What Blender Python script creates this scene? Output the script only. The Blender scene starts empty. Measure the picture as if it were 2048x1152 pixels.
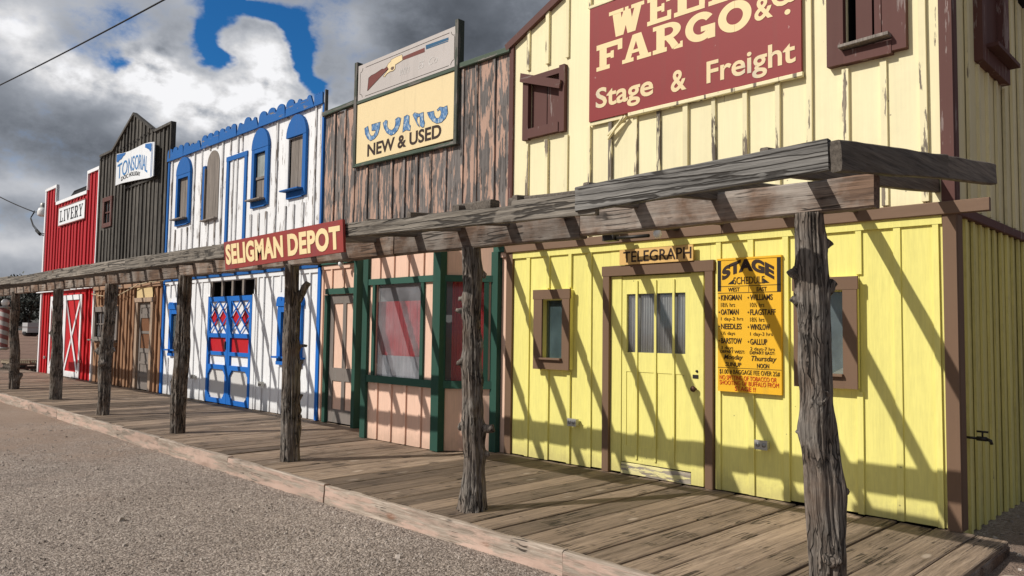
import bpy, bmesh, math, random
from mathutils import Vector, Matrix, noise
R = math.radians
sc = bpy.context.scene
COL = sc.collection

# ------------------------------------------------------------------ camera
cam = bpy.data.cameras.new("camera")
cam.sensor_width = 36.0
cam.lens = 1530.09 / 2048 * 36.0
cam.clip_start = 0.05
cam.clip_end = 20000
camo = bpy.data.objects.new("camera", cam)
COL.objects.link(camo)
M = [[.70651606, -.03095917, -.70701951], [.70755843, .0506715, .70483577], [.01400461, -.99823541, .05770565]]
camo.matrix_world = Matrix(((M[0][0], -M[0][1], -M[0][2], 1.789),
                            (M[1][0], -M[1][1], -M[1][2], -6.5105),
                            (M[2][0], -M[2][1], -M[2][2], 1.45), (0, 0, 0, 1)))
sc.camera = camo
sc.view_settings.view_transform = 'Standard'
sc.view_settings.look = 'None'
sc.view_settings.exposure = 0.0
sc.view_settings.gamma = 1.0

# ------------------------------------------------------------------ sun
SUN_DIR = Vector((0.478, 1.0, -0.86)).normalized()
sun = bpy.data.lights.new("sun", 'SUN')
sun.energy = 3.9
sun.angle = R(0.55)
sun.color = (1.0, 0.95, 0.87)
suno = bpy.data.objects.new("sun", sun)
COL.objects.link(suno)
suno.rotation_euler = SUN_DIR.to_track_quat('-Z', 'Y').to_euler()
suno.location = (-8, -20, 20)
SUN_EL = math.asin(-SUN_DIR.z)
SUN_AZ = math.atan2(-SUN_DIR.x, -SUN_DIR.y)


# ------------------------------------------------------------------ node helper
class NT:
    def __init__(s, tree):
        s.t = tree
        s.n = tree.nodes
        s.l = tree.links

    def put(s, sock, v):
        if isinstance(v, bpy.types.NodeSocket):
            s.l.new(v, sock)
        elif v is not None:
            if isinstance(v, (tuple, list)) and sock.type == 'RGBA' and len(v) == 3:
                v = (*v, 1)
            sock.default_value = v

    def math(s, op, a, b=None, c=None, clamp=False):
        n = s.n.new('ShaderNodeMath'); n.operation = op; n.use_clamp = clamp
        s.put(n.inputs[0], a)
        if b is not None: s.put(n.inputs[1], b)
        if c is not None: s.put(n.inputs[2], c)
        return n.outputs[0]

    def add(s, a, b): return s.math('ADD', a, b)
    def sub(s, a, b): return s.math('SUBTRACT', a, b)
    def mul(s, a, b): return s.math('MULTIPLY', a, b)

    def vmath(s, op, a, b):
        n = s.n.new('ShaderNodeVectorMath'); n.operation = op
        s.put(n.inputs[0], a); s.put(n.inputs[1], b)
        return n.outputs[0]

    def mix(s, f, a, b, blend='MIX'):
        n = s.n.new('ShaderNodeMix'); n.data_type = 'RGBA'; n.blend_type = blend
        s.put(n.inputs[0], f); s.put(n.inputs[6], a); s.put(n.inputs[7], b)
        return n.outputs[2]

    def noise(s, vec, scale=1., detail=4., rough=.55, dist=0.):
        n = s.n.new('ShaderNodeTexNoise')
        if vec is not None: s.l.new(vec, n.inputs['Vector'])
        n.inputs['Scale'].default_value = scale
        n.inputs['Detail'].default_value = detail
        n.inputs['Roughness'].default_value = rough
        n.inputs['Distortion'].default_value = dist
        return n.outputs[0]

    def voro(s, vec, scale=1., feature='F1', rnd=1.0):
        n = s.n.new('ShaderNodeTexVoronoi'); n.feature = feature
        if vec is not None: s.l.new(vec, n.inputs['Vector'])
        n.inputs['Scale'].default_value = scale
        n.inputs['Randomness'].default_value = rnd
        return n

    def rng(s, v, a, b, c=0., d=1., smooth=False):
        n = s.n.new('ShaderNodeMapRange')
        if smooth: n.interpolation_type = 'SMOOTHSTEP'
        s.put(n.inputs[0], v)
        for i, x in enumerate((a, b, c, d)): s.put(n.inputs[1 + i], x)
        return n.outputs[0]

    def obj(s):
        return s.n.new('ShaderNodeTexCoord').outputs['Object']

    def attr(s, name='rnd'):
        n = s.n.new('ShaderNodeAttribute'); n.attribute_name = name
        return n.outputs['Fac']

    def bump(s, h, strength=.4, dist=.004, normal=None):
        n = s.n.new('ShaderNodeBump')
        n.inputs['Strength'].default_value = strength
        n.inputs['Distance'].default_value = dist
        s.put(n.inputs['Height'], h)
        if normal is not None: s.put(n.inputs['Normal'], normal)
        return n.outputs[0]

    def vec(s, x, y, z):
        n = s.n.new('ShaderNodeCombineXYZ')
        for i, v in enumerate((x, y, z)): s.put(n.inputs[i], v)
        return n.outputs[0]

    def sep(s, v):
        n = s.n.new('ShaderNodeSeparateXYZ'); s.l.new(v, n.inputs[0])
        return n.outputs


def new_mat(name):
    m = bpy.data.materials.new(name)
    m.use_nodes = True
    nt = NT(m.node_tree)
    b = m.node_tree.nodes['Principled BSDF']
    b.inputs['Roughness'].default_value = .75
    if 'Specular IOR Level' in b.inputs: b.inputs['Specular IOR Level'].default_value = .3
    return m, nt, b


# ------------------------------------------------------------------ world: blue sky with broken cumulus, laid out by compass direction
w = bpy.data.worlds.new("World")
sc.world = w
w.use_nodes = True
nt = NT(w.node_tree)
bg = w.node_tree.nodes['Background']
sky = nt.n.new('ShaderNodeTexSky')
sky.sky_type = 'NISHITA'
sky.sun_disc = False
sky.sun_elevation = SUN_EL
sky.sun_rotation = SUN_AZ % (2 * math.pi)
sky.altitude = 1600
dirv = nt.n.new('ShaderNodeTexCoord').outputs['Generated']
dx, dy, dz = nt.sep(dirv)
DEG = 180 / math.pi
az = nt.mul(nt.math('ARCTAN2', dx, dy), DEG)
el = nt.mul(nt.math('ARCSINE', dz), DEG)
nv = nt.vec(nt.mul(dx, 1.0), nt.mul(dy, 1.0), nt.mul(dz, 1.5))
warp = nt.noise(nv, 9.0, 5, .55)
warp2 = nt.noise(nt.vmath('ADD', nv, (7.3, 2.1, 5.5)), 9.0, 5, .55)
azw = nt.add(az, nt.mul(nt.sub(warp, .5), 5.0))
elw = nt.add(el, nt.mul(nt.sub(warp2, .5), 3.4))


def blob(a0, e0, sa, se, k=1.0, A=azw, E_=elw):
    u = nt.math('DIVIDE', nt.sub(A, a0), sa)
    v = nt.math('DIVIDE', nt.sub(E_, e0), se)
    r2 = nt.add(nt.mul(u, u), nt.mul(v, v))
    return nt.mul(nt.math('EXPONENT', nt.mul(r2, -1.0)), k)


def total(lst):
    o = lst[0]
    for x in lst[1:]: o = nt.add(o, x)
    return o


fbm = nt.noise(nv, 5.5, 9, .58)
fbm2 = nt.noise(nt.vmath('ADD', nv, (3.1, 8.2, 1.7)), 2.6, 6, .5)
hole = total([blob(-67.2, 20.0, 1.2, 1.2, 1.0), blob(-65.4, 21.7, 2.3, .75, 1.1), blob(-62.4, 21.3, 1.5, .9, 1.1), blob(-61.4, 19.4, .9, 1.5, 1.3),
              blob(-60.3, 17.6, 1.0, .8, 1.0), blob(-66.7, 18.3, .8, .8, .9), blob(-72.3, 17.2, 1.4, .4, .75)])
heap = total([blob(-63.8, 18.0, 1.6, 1.9, 1.5), blob(-70.6, 17.2, 1.7, 1.7, 1.3), blob(-67.0, 14.2, 5.0, 2.2, 1.0), blob(-58.0, 14.4, 3.0, 1.6, .6)])
dens = nt.add(nt.sub(nt.add(heap, .62), nt.mul(hole, .88)), nt.add(nt.mul(nt.sub(fbm, .5), 1.25), nt.mul(nt.sub(nt.noise(nv, 16.0, 8, .66), .5), .75)))
cover = nt.rng(dens, .14, .58, 0, 1, True)
# brightness of the clouds: sunlit heaps white, thick parts of the deck grey
hq = total([blob(-63.8, 18.0, 2.0, 2.2, 1.0), blob(-70.6, 17.0, 1.9, 1.9, 1.0), blob(-67.0, 15.2, 4.6, 1.7, .9), blob(-58.0, 15.0, 2.8, 1.4, .7), blob(-75.5, 16.0, 3.0, 1.0, .75), blob(-79.0, 17.8, 1.6, 1.4, .45)])
heapq = nt.math('MINIMUM', hq, 1.0)
soft = total([blob(-79.0, 17.5, 2.2, 2.4, .20), blob(-77.0, 8.6, 5.0, .9, .26), blob(-78.0, 5.0, 6.0, 1.1, .36), blob(-75.0, 20.5, 5.0, 2.0, .12), blob(-69.0, 21.8, 2.0, .9, .12),
              blob(-57.5, 21.8, 2.0, 1.5, .14), blob(-57.0, 18.0, 2.0, 2.0, .06)])
dark = total([blob(-49.0, 21.0, 8.0, 4.0, .155), blob(-74.5, 12.0, 6.0, 1.6, .12), blob(-63.0, 11.8, 5.0, 1.3, .09)])
edge = nt.mul(nt.rng(dens, .25, .80, 1, 0, True), .16)
fine = nt.sub(nt.noise(nv, 15.0, 6, .55), .5)
relief = nt.sub(nt.noise(nt.vmath('ADD', nv, (.005, .003, -.016)), 20.0, 6, .55), nt.noise(nv, 20.0, 6, .55))
lump = nt.sub(nt.noise(nv, 7.0, 4, .5), .5)
hb = nt.mul(heapq, total([nt.mul(relief, 2.4), nt.mul(lump, 1.0), .74]))
br = total([hb, soft, edge, nt.mul(nt.sub(fbm2, .5), .24), nt.mul(fine, .14), nt.mul(lump, .16), .255])
br = nt.sub(br, dark)
far = nt.rng(dy, .15, -.55, 0, 1, True)
br = nt.add(br, nt.mul(far, .20))  # unseen sky opposite the facades brightened to lift their shadows
br = nt.sub(br, nt.mul(nt.rng(dx, .0, .6, 0, 1, True), .15))  # unseen sky to the right dimmed so the side wall turns darker
br = nt.math('MINIMUM', nt.math('MAXIMUM', br, .095), .93)
ccol = nt.mix(nt.rng(br, .08, .7), (0.86, .97, 1.16), (1.0, 1.0, 1.02))
ccol = nt.vmath('MULTIPLY', ccol, nt.vec(br, br, br))
blue = nt.vmath('MULTIPLY', sky.outputs[0], (.017, .064, .104))
skycol = nt.mix(cover, blue, ccol)
below = nt.rng(dz, -.03, 0.0)
skycol = nt.mix(below, (.22, .17, .13), skycol)
skycol = nt.vmath('MULTIPLY', skycol, (10, 10, 10))
nt.l.new(skycol, bg.inputs['Color'])
bg.inputs['Strength'].default_value = 0.1


# ------------------------------------------------------------------ mesh helper
# parts of which each separate piece becomes an object of its own
SPLIT = {'corner_board', 'lower_siding_strip', 'sign_post', 'window_bar', 'door_side_board', 'shutter', 'door_panel', 'transom_mullion', 'ledger_board', 'rail', 'curtain',
         'door_post', 'bay_post', 'bay_rail', 'top_cap', 'boarding', 'white_panel', 'red_panel', 'sill', 'glazing_bar', 'sign_bracket', 'stringer', 'deck_slat',
         'end_cap', 'wheel', 'splintered_strip', 'painted_rifle', 'broken_lettering', 'letter_outline', 'painted_outline', 'sign_moulding', 'side_fascia', 'painted_scallop', 'faded_script', 'display_shelf', 'door_frame', 'window_frame', 'upper_window_frame', 'gable_trim'}

class MB:
    def __init__(s):
        s.v = []; s.f = []; s.r = []; s.sm = []

    def face(s, pts, rnd=0., smooth=False):
        i = len(s.v); s.v += [tuple(p) for p in pts]
        s.f.append(tuple(range(i, i + len(pts)))); s.r.append(rnd); s.sm.append(smooth)

    def hexa(s, p, rnd=0.):
        """8 points: bottom 0-3 counter-clockwise, top 4-7"""
        i = len(s.v); s.v += [tuple(q) for q in p]
        for f in ((3, 2, 1, 0), (4, 5, 6, 7), (0, 1, 5, 4), (1, 2, 6, 5), (2, 3, 7, 6), (3, 0, 4, 7)):
            s.f.append(tuple(i + k for k in f)); s.r.append(rnd); s.sm.append(False)

    def box(s, x0, x1, y0, y1, z0, z1, rnd=0., zt=None):
        """zt: (top at x0, top at x1)"""
        a, b = zt if zt else (z1, z1)
        s.hexa([(x0, y0, z0), (x1, y0, z0), (x1, y1, z0), (x0, y1, z0),
                (x0, y0, a), (x1, y0, b), (x1, y1, b), (x0, y1, a)], rnd)

    def beam(s, a, b, wid, hgt, rnd=0., up=(0, 0, 1)):
        """straight bar from a to b; wid sideways, hgt along up"""
        a = Vector(a); b = Vector(b); d = (b - a).normalized(); up = Vector(up)
        sd = d.cross(up).normalized(); u = sd.cross(d).normalized()
        sd *= wid / 2; u *= hgt / 2
        s.hexa([a - sd - u, a + sd - u, b + sd - u, b - sd - u, a - sd + u, a + sd + u, b + sd + u, b - sd + u], rnd)

    def tube(s, pts, r, seg=8, rnd=0., cap=True, smooth=True):
        pts = [Vector(p) for p in pts]; base = len(s.v)
        rr = r if isinstance(r, (list, tuple)) else [r] * len(pts)
        ref = Vector((0, 0, 1))
        for k, p in enumerate(pts):
            d = (pts[min(k + 1, len(pts) - 1)] - pts[max(k - 1, 0)]).normalized()
            rf = ref if abs(d.dot(ref)) < .95 else Vector((1, 0, 0))
            sd = d.cross(rf).normalized(); u = sd.cross(d)
            for j in range(seg):
                a = 2 * math.pi * j / seg
                s.v.append(tuple(p + (sd * math.cos(a) + u * math.sin(a)) * rr[k]))
        for k in range(len(pts) - 1):
            for j in range(seg):
                a = base + k * seg + j; b = base + k * seg + (j + 1) % seg
                s.f.append((a, b, b + seg, a + seg)); s.r.append(rnd); s.sm.append(smooth)
        if cap:
            s.f.append(tuple(base + j for j in reversed(range(seg)))); s.r.append(rnd); s.sm.append(False)
            e = base + (len(pts) - 1) * seg
            s.f.append(tuple(e + j for j in range(seg))); s.r.append(rnd); s.sm.append(False)

    def poly(s, pts, y0, y1, rnd=0.):
        """prism of a facade-plane outline (x,z); y0 front, y1 back"""
        ar = sum(pts[i][0] * pts[(i + 1) % len(pts)][1] - pts[(i + 1) % len(pts)][0] * pts[i][1] for i in range(len(pts)))
        if ar < 0: pts = pts[::-1]
        n = len(pts); i = len(s.v)
        s.v += [(p[0], y0, p[1]) for p in pts] + [(p[0], y1, p[1]) for p in pts]
        s.f.append(tuple(i + k for k in range(n))); s.f.append(tuple(i + n + k for k in reversed(range(n))))
        for k in range(n): s.f.append((i + k, i + n + k, i + n + (k + 1) % n, i + (k + 1) % n))
        s.r += [rnd] * (n + 2); s.sm += [False] * (n + 2)

    def lathe(s, c, prof, seg=16, axis='Z', rnd=0.):
        """prof: (radius, height) pairs"""
        base = len(s.v)
        for r, h in prof:
            for j in range(seg):
                a = 2 * math.pi * j / seg
                p = (r * math.cos(a), r * math.sin(a), h)
                if axis == 'Y': p = (p[0], h, p[1])
                if axis == 'X': p = (h, p[0], p[1])
                s.v.append((c[0] + p[0], c[1] + p[1], c[2] + p[2]))
        for k in range(len(prof) - 1):
            for j in range(seg):
                a = base + k * seg + j; b = base + k * seg + (j + 1) % seg
                s.f.append((a, b, b + seg, a + seg)); s.r.append(rnd); s.sm.append(True)

    def rough(s, a, b, wid, hgt, seed=0, amp=.006, up=(0, 0, 1), step=.10, sag=None, rnd=None, taper=0, bow=0.):
        """weathered timber from a to b: worn rounded edges, uneven faces"""
        a = Vector(a); b = Vector(b); L = (b - a).length; d = (b - a) / L; up = Vector(up)
        sd = d.cross(up).normalized(); u = sd.cross(d).normalized()
        n = max(2, int(L / step)); rd = (seed * .6180339) % 1 if rnd is None else rnd
        c = min(wid, hgt) * .14
        prof = []
        hw, hh = wid / 2, hgt / 2
        for sx, sz in ((-1, -1), (1, -1), (1, 1), (-1, 1)):
            pa = [(sx * hw, sz * (hh - c)), (sx * (hw - c), sz * hh)]
            if (sx, sz) in ((1, -1), (-1, 1)): pa = pa
            prof.append((sx, sz))
        ring = [(-hw + c, -hh), (0, -hh), (hw - c, -hh), (hw, -hh + c), (hw, -hh * .4), (hw, hh * .4), (hw, hh - c), (hw - c, hh), (0, hh), (-hw + c, hh),
                (-hw, hh - c), (-hw, hh * .4), (-hw, -hh * .4), (-hw, -hh + c)]
        m = len(ring); base = len(s.v)
        for k in range(n + 1):
            t = k / n
            e = 1.0
            if taper and (t < .02 or t > .98): e = 1 - taper
            cen = a + d * (L * t) + u * ((sag(t) if sag else 0)) + u * bow * 4 * t * (1 - t)
            for (x, z) in ring:
                q = Vector((x * 7 + seed * 3.7, z * 7 + seed * 1.3, t * L * 2.2 + seed * 9.1))
                dn = noise.noise(q) * amp + noise.noise(q * 3.1) * amp * .5
                f = 1 + dn / max(hw, hh)
                s.v.append(tuple(cen + sd * (x * e + (dn if abs(x) > hw * .9 else 0) * (1 if x > 0 else -1)) + u * (z * e * f)))
        for k in range(n):
            for j in range(m):
                p = base + k * m + j; q = base + k * m + (j + 1) % m
                s.f.append((p, q, q + m, p + m)); s.r.append(rd); s.sm.append(False)
        s.f.append(tuple(base + j for j in reversed(range(m)))); s.f.append(tuple(base + n * m + j for j in range(m)))
        s.r += [rd, rd]; s.sm += [False, False]

    def pieces(s):
        par = list(range(len(s.v)))

        def find(i):
            while par[i] != i:
                par[i] = par[par[i]]; i = par[i]
            return i
        for f in s.f:
            a = find(f[0])
            for k in f[1:]: par[find(k)] = a
        comp = {}
        for i in range(len(s.v)): comp.setdefault(find(i), []).append(i)
        ids = list(comp)
        bb = []
        for c in ids:
            vs = [s.v[i] for i in comp[c]]
            bb.append([min(v[k] for v in vs) - .012 for k in range(3)] + [max(v[k] for v in vs) + .012 for k in range(3)])
        gp = list(range(len(ids)))

        def gf(i):
            while gp[i] != i: i = gp[i]
            return i
        for i in range(len(ids)):
            for j in range(i):
                if all(bb[i][k] < bb[j][k + 3] and bb[j][k] < bb[i][k + 3] for k in range(3)): gp[gf(i)] = gf(j)
        lab = {c: gf(i) for i, c in enumerate(ids)}
        out = {}
        for fi, f in enumerate(s.f): out.setdefault(lab[find(f[0])], []).append(fi)
        res = []
        for k in sorted(out):
            m = MB(); mp = {}
            for fi in out[k]:
                nf = []
                for i in s.f[fi]:
                    if i not in mp: mp[i] = len(m.v); m.v.append(s.v[i])
                    nf.append(mp[i])
                m.f.append(tuple(nf)); m.r.append(s.r[fi]); m.sm.append(s.sm[fi])
            res.append(m)
        return res

    def build(s, name, mat, parent=None, loc=None):
        if name.endswith('_batten') and parent is not None:
            want = ('lower' if 'lower' in name else 'upper') + '_siding'
            host = next((c for c in bpy.data.objects if c.parent == parent and c.name.split('.')[0] == want), None)
            if host is not None:
                me = host.data; o_ = Vector(parent['_w'])
                nv, nf = len(me.vertices), len(me.polygons)
                vs = [tuple(v.co) for v in me.vertices] + [(p[0] - o_.x, p[1] - o_.y, p[2] - o_.z) for p in s.v]
                fs = [tuple(p.vertices) for p in me.polygons] + [tuple(nv + k for k in f) for f in s.f]
                rr = [d.value for d in me.attributes['rnd'].data] + s.r
                mi = [p.material_index for p in me.polygons]
                mats = list(me.materials)
                if mat not in mats: mats.append(mat)
                mi += [mats.index(mat)] * len(s.f)
                m2 = bpy.data.meshes.new(want)
                m2.from_pydata(vs, [], fs)
                m2.attributes.new('rnd', 'FLOAT', 'FACE').data.foreach_set('value', rr)
                for q in mats: m2.materials.append(q)
                m2.polygons.foreach_set('material_index', mi)
                m2.update()
                host.data = m2
                bpy.data.meshes.remove(me)
                return host
        if name in SPLIT and parent is not None:
            ps = s.pieces()
            if len(ps) > 1: return [p.build1(name, mat, parent, loc) for p in ps][0]
        return s.build1(name, mat, parent, loc)

    def build1(s, name, mat, parent=None, loc=None):
        o_ = Vector((0, 0, 0))
        if parent is not None: o_ = Vector(parent['_w'])
        elif loc is not None: o_ = Vector(loc)
        me = bpy.data.meshes.new(name)
        me.from_pydata([(p[0] - o_.x, p[1] - o_.y, p[2] - o_.z) for p in s.v], [], s.f)
        at = me.attributes.new('rnd', 'FLOAT', 'FACE')
        at.data.foreach_set('value', s.r)
        me.polygons.foreach_set('use_smooth', s.sm)
        me.materials.append(mat)
        me.update()
        ob = bpy.data.objects.new(name, me)
        COL.objects.link(ob)
        if parent is not None:
            ob.parent = parent
            ob['_w'] = parent['_w']
        else:
            ob.location = o_
            ob['_w'] = tuple(o_)
        return ob


def tag(o, label, cat, group=None):
    o['label'] = label; o['category'] = cat
    if group: o['group'] = group
    return o


def thing(name, label, cat, loc, group=None):
    o = bpy.data.objects.new(name, None)
    o.empty_display_size = .2
    o.location = loc; o['_w'] = tuple(loc)
    COL.objects.link(o)
    return tag(o, label, cat, group)


def structure(o):
    o['kind'] = 'structure'
    return o


# ------------------------------------------------------------------ lettering (built-in font turned into mesh)
def text(mb, s, x0, x1, z0, z1, y, bold=0., th=.004, shear=0., warp=None, space=1.0, rnd=0.):
    cu = bpy.data.curves.new('t', 'FONT')
    cu.body = s; cu.size = 1; cu.offset = bold; cu.extrude = .05; cu.shear = shear; cu.space_character = space
    cu.resolution_u = 4
    ob = bpy.data.objects.new('t', cu)
    COL.objects.link(ob)
    dg = bpy.context.evaluated_depsgraph_get()
    me = bpy.data.meshes.new_from_object(ob.evaluated_get(dg))
    xs = [v.co.x for v in me.vertices]; ys = [v.co.y for v in me.vertices]
    ax, bx, ay, by = min(xs), max(xs), min(ys), max(ys)
    i = len(mb.v)
    for v in me.vertices:
        u = (v.co.x - ax) / max(bx - ax, 1e-6); t = (v.co.y - ay) / max(by - ay, 1e-6)
        if warp: X, Z = warp(u, t)
        else: X, Z = x0 + u * (x1 - x0), z0 + t * (z1 - z0)
        mb.v.append((X, y - th if v.co.z > 0 else y, Z))
    for p in me.polygons:
        mb.f.append(tuple(i + k for k in p.vertices)); mb.r.append(rnd); mb.sm.append(False)
    bpy.data.objects.remove(ob); bpy.data.curves.remove(cu); bpy.data.meshes.remove(me)


# ------------------------------------------------------------------ materials
AX = {'Z': (46, 46, 1.6), 'X': (1.6, 46, 46), 'Y': (46, 1.6, 46)}
PX = {'Z': (13, 13, 1.9), 'X': (1.9, 13, 13), 'Y': (13, 1.9, 13)}


def wood(name, paint=None, peel=.0, wood_=((.10, .085, .072), (.30, .27, .24)), axis='Z', var=.10, bump=.35, rough=.72,
         rvar=.12, grime=.10, pscale=1.0, soft=.015, knots=.0, knot_col=(.10, .055, .035), scuff=.25, tint=None, crack=0., worn_top=False, splash=0.):
    m, n, b = new_mat(name)
    c = n.obj()
    r = n.attr('rnd')
    cv = n.vmath('ADD', c, n.vec(n.mul(r, 13.7), n.mul(r, 29.1), n.mul(r, 17.3)))
    wob = n.noise(cv, 2.2, 2, .5)
    cw = n.vmath('ADD', cv, n.vec(*[n.mul(n.sub(wob, .5), .014 if AX[axis][i] > 10 else 0.0) for i in range(3)]))
    g = n.vmath('MULTIPLY', cw, AX[axis])
    g1 = n.noise(g, 1.0, 5, .62)
    g2 = n.noise(g, 4.0, 3, .6)
    low = n.noise(cv, 1.4, 3, .5)
    streak = n.noise(n.vmath('MULTIPLY', cv, tuple(x * .16 for x in AX[axis])), 1.0, 4, .6)
    gs = n.rng(n.add(n.mul(g1, .75), n.mul(g2, .25)), .33, .67)
    wc = n.mix(gs, wood_[0], wood_[1])
    if tint:
        wc = n.mix(n.rng(n.noise(cv, 2.6, 5, .6), .42, .62), wc, n.mix(gs, tuple(.55 * x for x in tint), tint))
    wc = n.mix(n.rng(streak, .35, .65, 0, .45), wc, n.vmath('MULTIPLY', wc, (.45, .44, .43)))
    if knots > 0:
        kv = n.voro(n.vmath('MULTIPLY', cw, tuple((7 if x > 10 else 2.6) for x in AX[axis])), 1.0)
        kd = kv.outputs['Distance']
        ksel = n.math('LESS_THAN', n.sep(kv.outputs['Color'])[0], knots)
        km = n.mul(n.rng(kd, .10, .24, 1, 0, True), ksel)
        ring = n.mul(n.rng(n.math('SINE', n.mul(kd, 90.)), -1, 1), n.mul(n.rng(kd, .2, .5, 1, 0, True), ksel))
        wc = n.mix(n.mul(ring, .35), wc, n.vmath('MULTIPLY', wc, (.6, .58, .55)))
        wc = n.mix(km, wc, knot_col)
    wc = n.vmath('MULTIPLY', wc, n.vec(*[n.add(1 - rvar, n.mul(r, 2 * rvar))] * 3))
    h = n.add(n.mul(g1, .6), n.mul(g2, .4))
    if crack > 0:
        ck = n.voro(n.vmath('ADD', n.vmath('MULTIPLY', cv, tuple((26 if x > 10 else .75) for x in AX[axis])), n.vec(*[n.mul(n.noise(cv, 3.0, 3, .6), .5)] * 3)), 1.0, 'DISTANCE_TO_EDGE').outputs['Distance']
        cm = n.mul(n.rng(ck, .02, .075, 1, 0, True), n.rng(n.noise(cv, 3.0, 3, .6), .62 - .3 * crack, .72 - .3 * crack, 0, 1, True))
        wc = n.mix(n.mul(cm, .85), wc, (.018, .014, .011))
        h = n.sub(h, n.mul(cm, 1.2))
    if paint is not None:
        if peel > 0:
            thr = .5 + (.5 - peel) * .36 + (.06 if peel < .1 else 0)
            pv = n.vmath('MULTIPLY', cv, tuple(x * pscale for x in PX[axis]))
            pn = n.add(n.noise(pv, 1.0, 8, .62), n.mul(n.sub(g1, .5), .22))
            pn = n.add(pn, n.mul(n.sub(r, .5), .06))
            mask = n.rng(pn, thr - soft, thr + soft, 0, 1, True)
            if worn_top:
                nz = n.sep(n.n.new('ShaderNodeNewGeometry').outputs['Normal'])[2]
                mask = n.math('MAXIMUM', mask, n.rng(nz, .35, .6, 0, .95))
        else:
            mask = None
        vv = n.add(1 - var, n.add(n.mul(low, var * 1.3), n.mul(n.sub(r, .5), rvar)))
        vv = n.add(vv, n.mul(n.sub(g1, .5), .16))
        pc = n.vmath('MULTIPLY', paint, n.vec(vv, vv, vv))
        gm = n.rng(n.add(n.mul(streak, .6), n.mul(n.noise(cv, 6, 6, .7), .4)), .5, .72, 0, grime)
        pc = n.mix(gm, pc, (.13, .105, .08))
        if splash > 0:
            zz = n.sep(c)[2]
            sm = n.mul(n.rng(n.add(zz, n.mul(n.sub(n.noise(cv, 9, 6, .7), .5), .35)), .0, .26, 1, 0, True), splash)
            pc = n.mix(sm, pc, (.22, .165, .115))
            brs = n.noise(n.vmath('MULTIPLY', cv, (70, 70, 6)), 1., 3, .6)
            b2 = n.rng(brs, .3, .7, .94, 1.05)
            pc = n.vmath('MULTIPLY', pc, n.vec(b2, b2, b2))
        # small scuffs and nail marks
        sp = n.rng(n.noise(n.vmath('MULTIPLY', cv, tuple(x * 3.2 for x in PX[axis])), 1.0, 4, .7), .70, .74, 0, scuff)
        pc = n.mix(sp, pc, n.mix(.5, wood_[0], wood_[1]))
        nv_ = n.voro(cv, 5.5)
        nail = n.mul(n.rng(nv_.outputs['Distance'], .03, .05, 1, 0), n.math('LESS_THAN', n.sep(nv_.outputs['Color'])[1], .35))
        pc = n.mix(n.mul(nail, .55), pc, (.07, .05, .04))
        if mask is not None:
            col = n.mix(mask, pc, wc)
            h = n.add(n.mul(h, n.add(.35, n.mul(mask, .65))), n.mul(n.sub(1., mask), .7))
        else:
            col = pc
            h = n.mul(h, .4)
    else:
        col = wc
    n.l.new(col, b.inputs['Base Color'])
    b.inputs['Roughness'].default_value = rough
    n.l.new(n.bump(h, bump, .005), b.inputs['Normal'])
    return m


def plain(name, col, rough=.5, metal=0., var=.1, scale=8., bump=0.):
    m, n, b = new_mat(name)
    c = n.obj()
    v = n.add(1 - var, n.mul(n.noise(c, scale, 5, .6), 2 * var))
    n.l.new(n.vmath('MULTIPLY', col, n.vec(v, v, v)), b.inputs['Base Color'])
    b.inputs['Roughness'].default_value = rough
    b.inputs['Metallic'].default_value = metal
    if bump: n.l.new(n.bump(n.noise(c, scale * 6, 4, .6), bump, .003), b.inputs['Normal'])
    return m


def signmat(name, col, chip=.72, chipcol=(.5, .42, .36), var=.10, patch=None):
    m, n, b = new_mat(name)
    c = n.obj()
    v = n.add(1 - var, n.mul(n.noise(c, 1.7, 4, .55), 2 * var))
    pc = n.vmath('MULTIPLY', col, n.vec(v, v, v))
    if patch: pc = n.mix(n.rng(n.noise(c, 2.3, 5, .65), .52, .68, 0, .6), pc, patch)
    k = n.noise(n.vmath('MULTIPLY', c, (1, 1, .7)), 11, 7, .68)
    pc = n.mix(n.rng(k, chip, chip + .03, 0, .8), pc, chipcol)
    st = n.noise(n.vmath('MULTIPLY', c, (9, 9, .8)), 1.0, 5, .6)
    pc = n.mix(n.rng(st, .55, .75, 0, .16), pc, (.10, .08, .06))
    n.l.new(pc, b.inputs['Base Color'])
    b.inputs['Roughness'].default_value = .55
    n.l.new(n.bump(n.noise(c, 60, 3, .6), .08, .003), b.inputs['Normal'])
    return m


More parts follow.
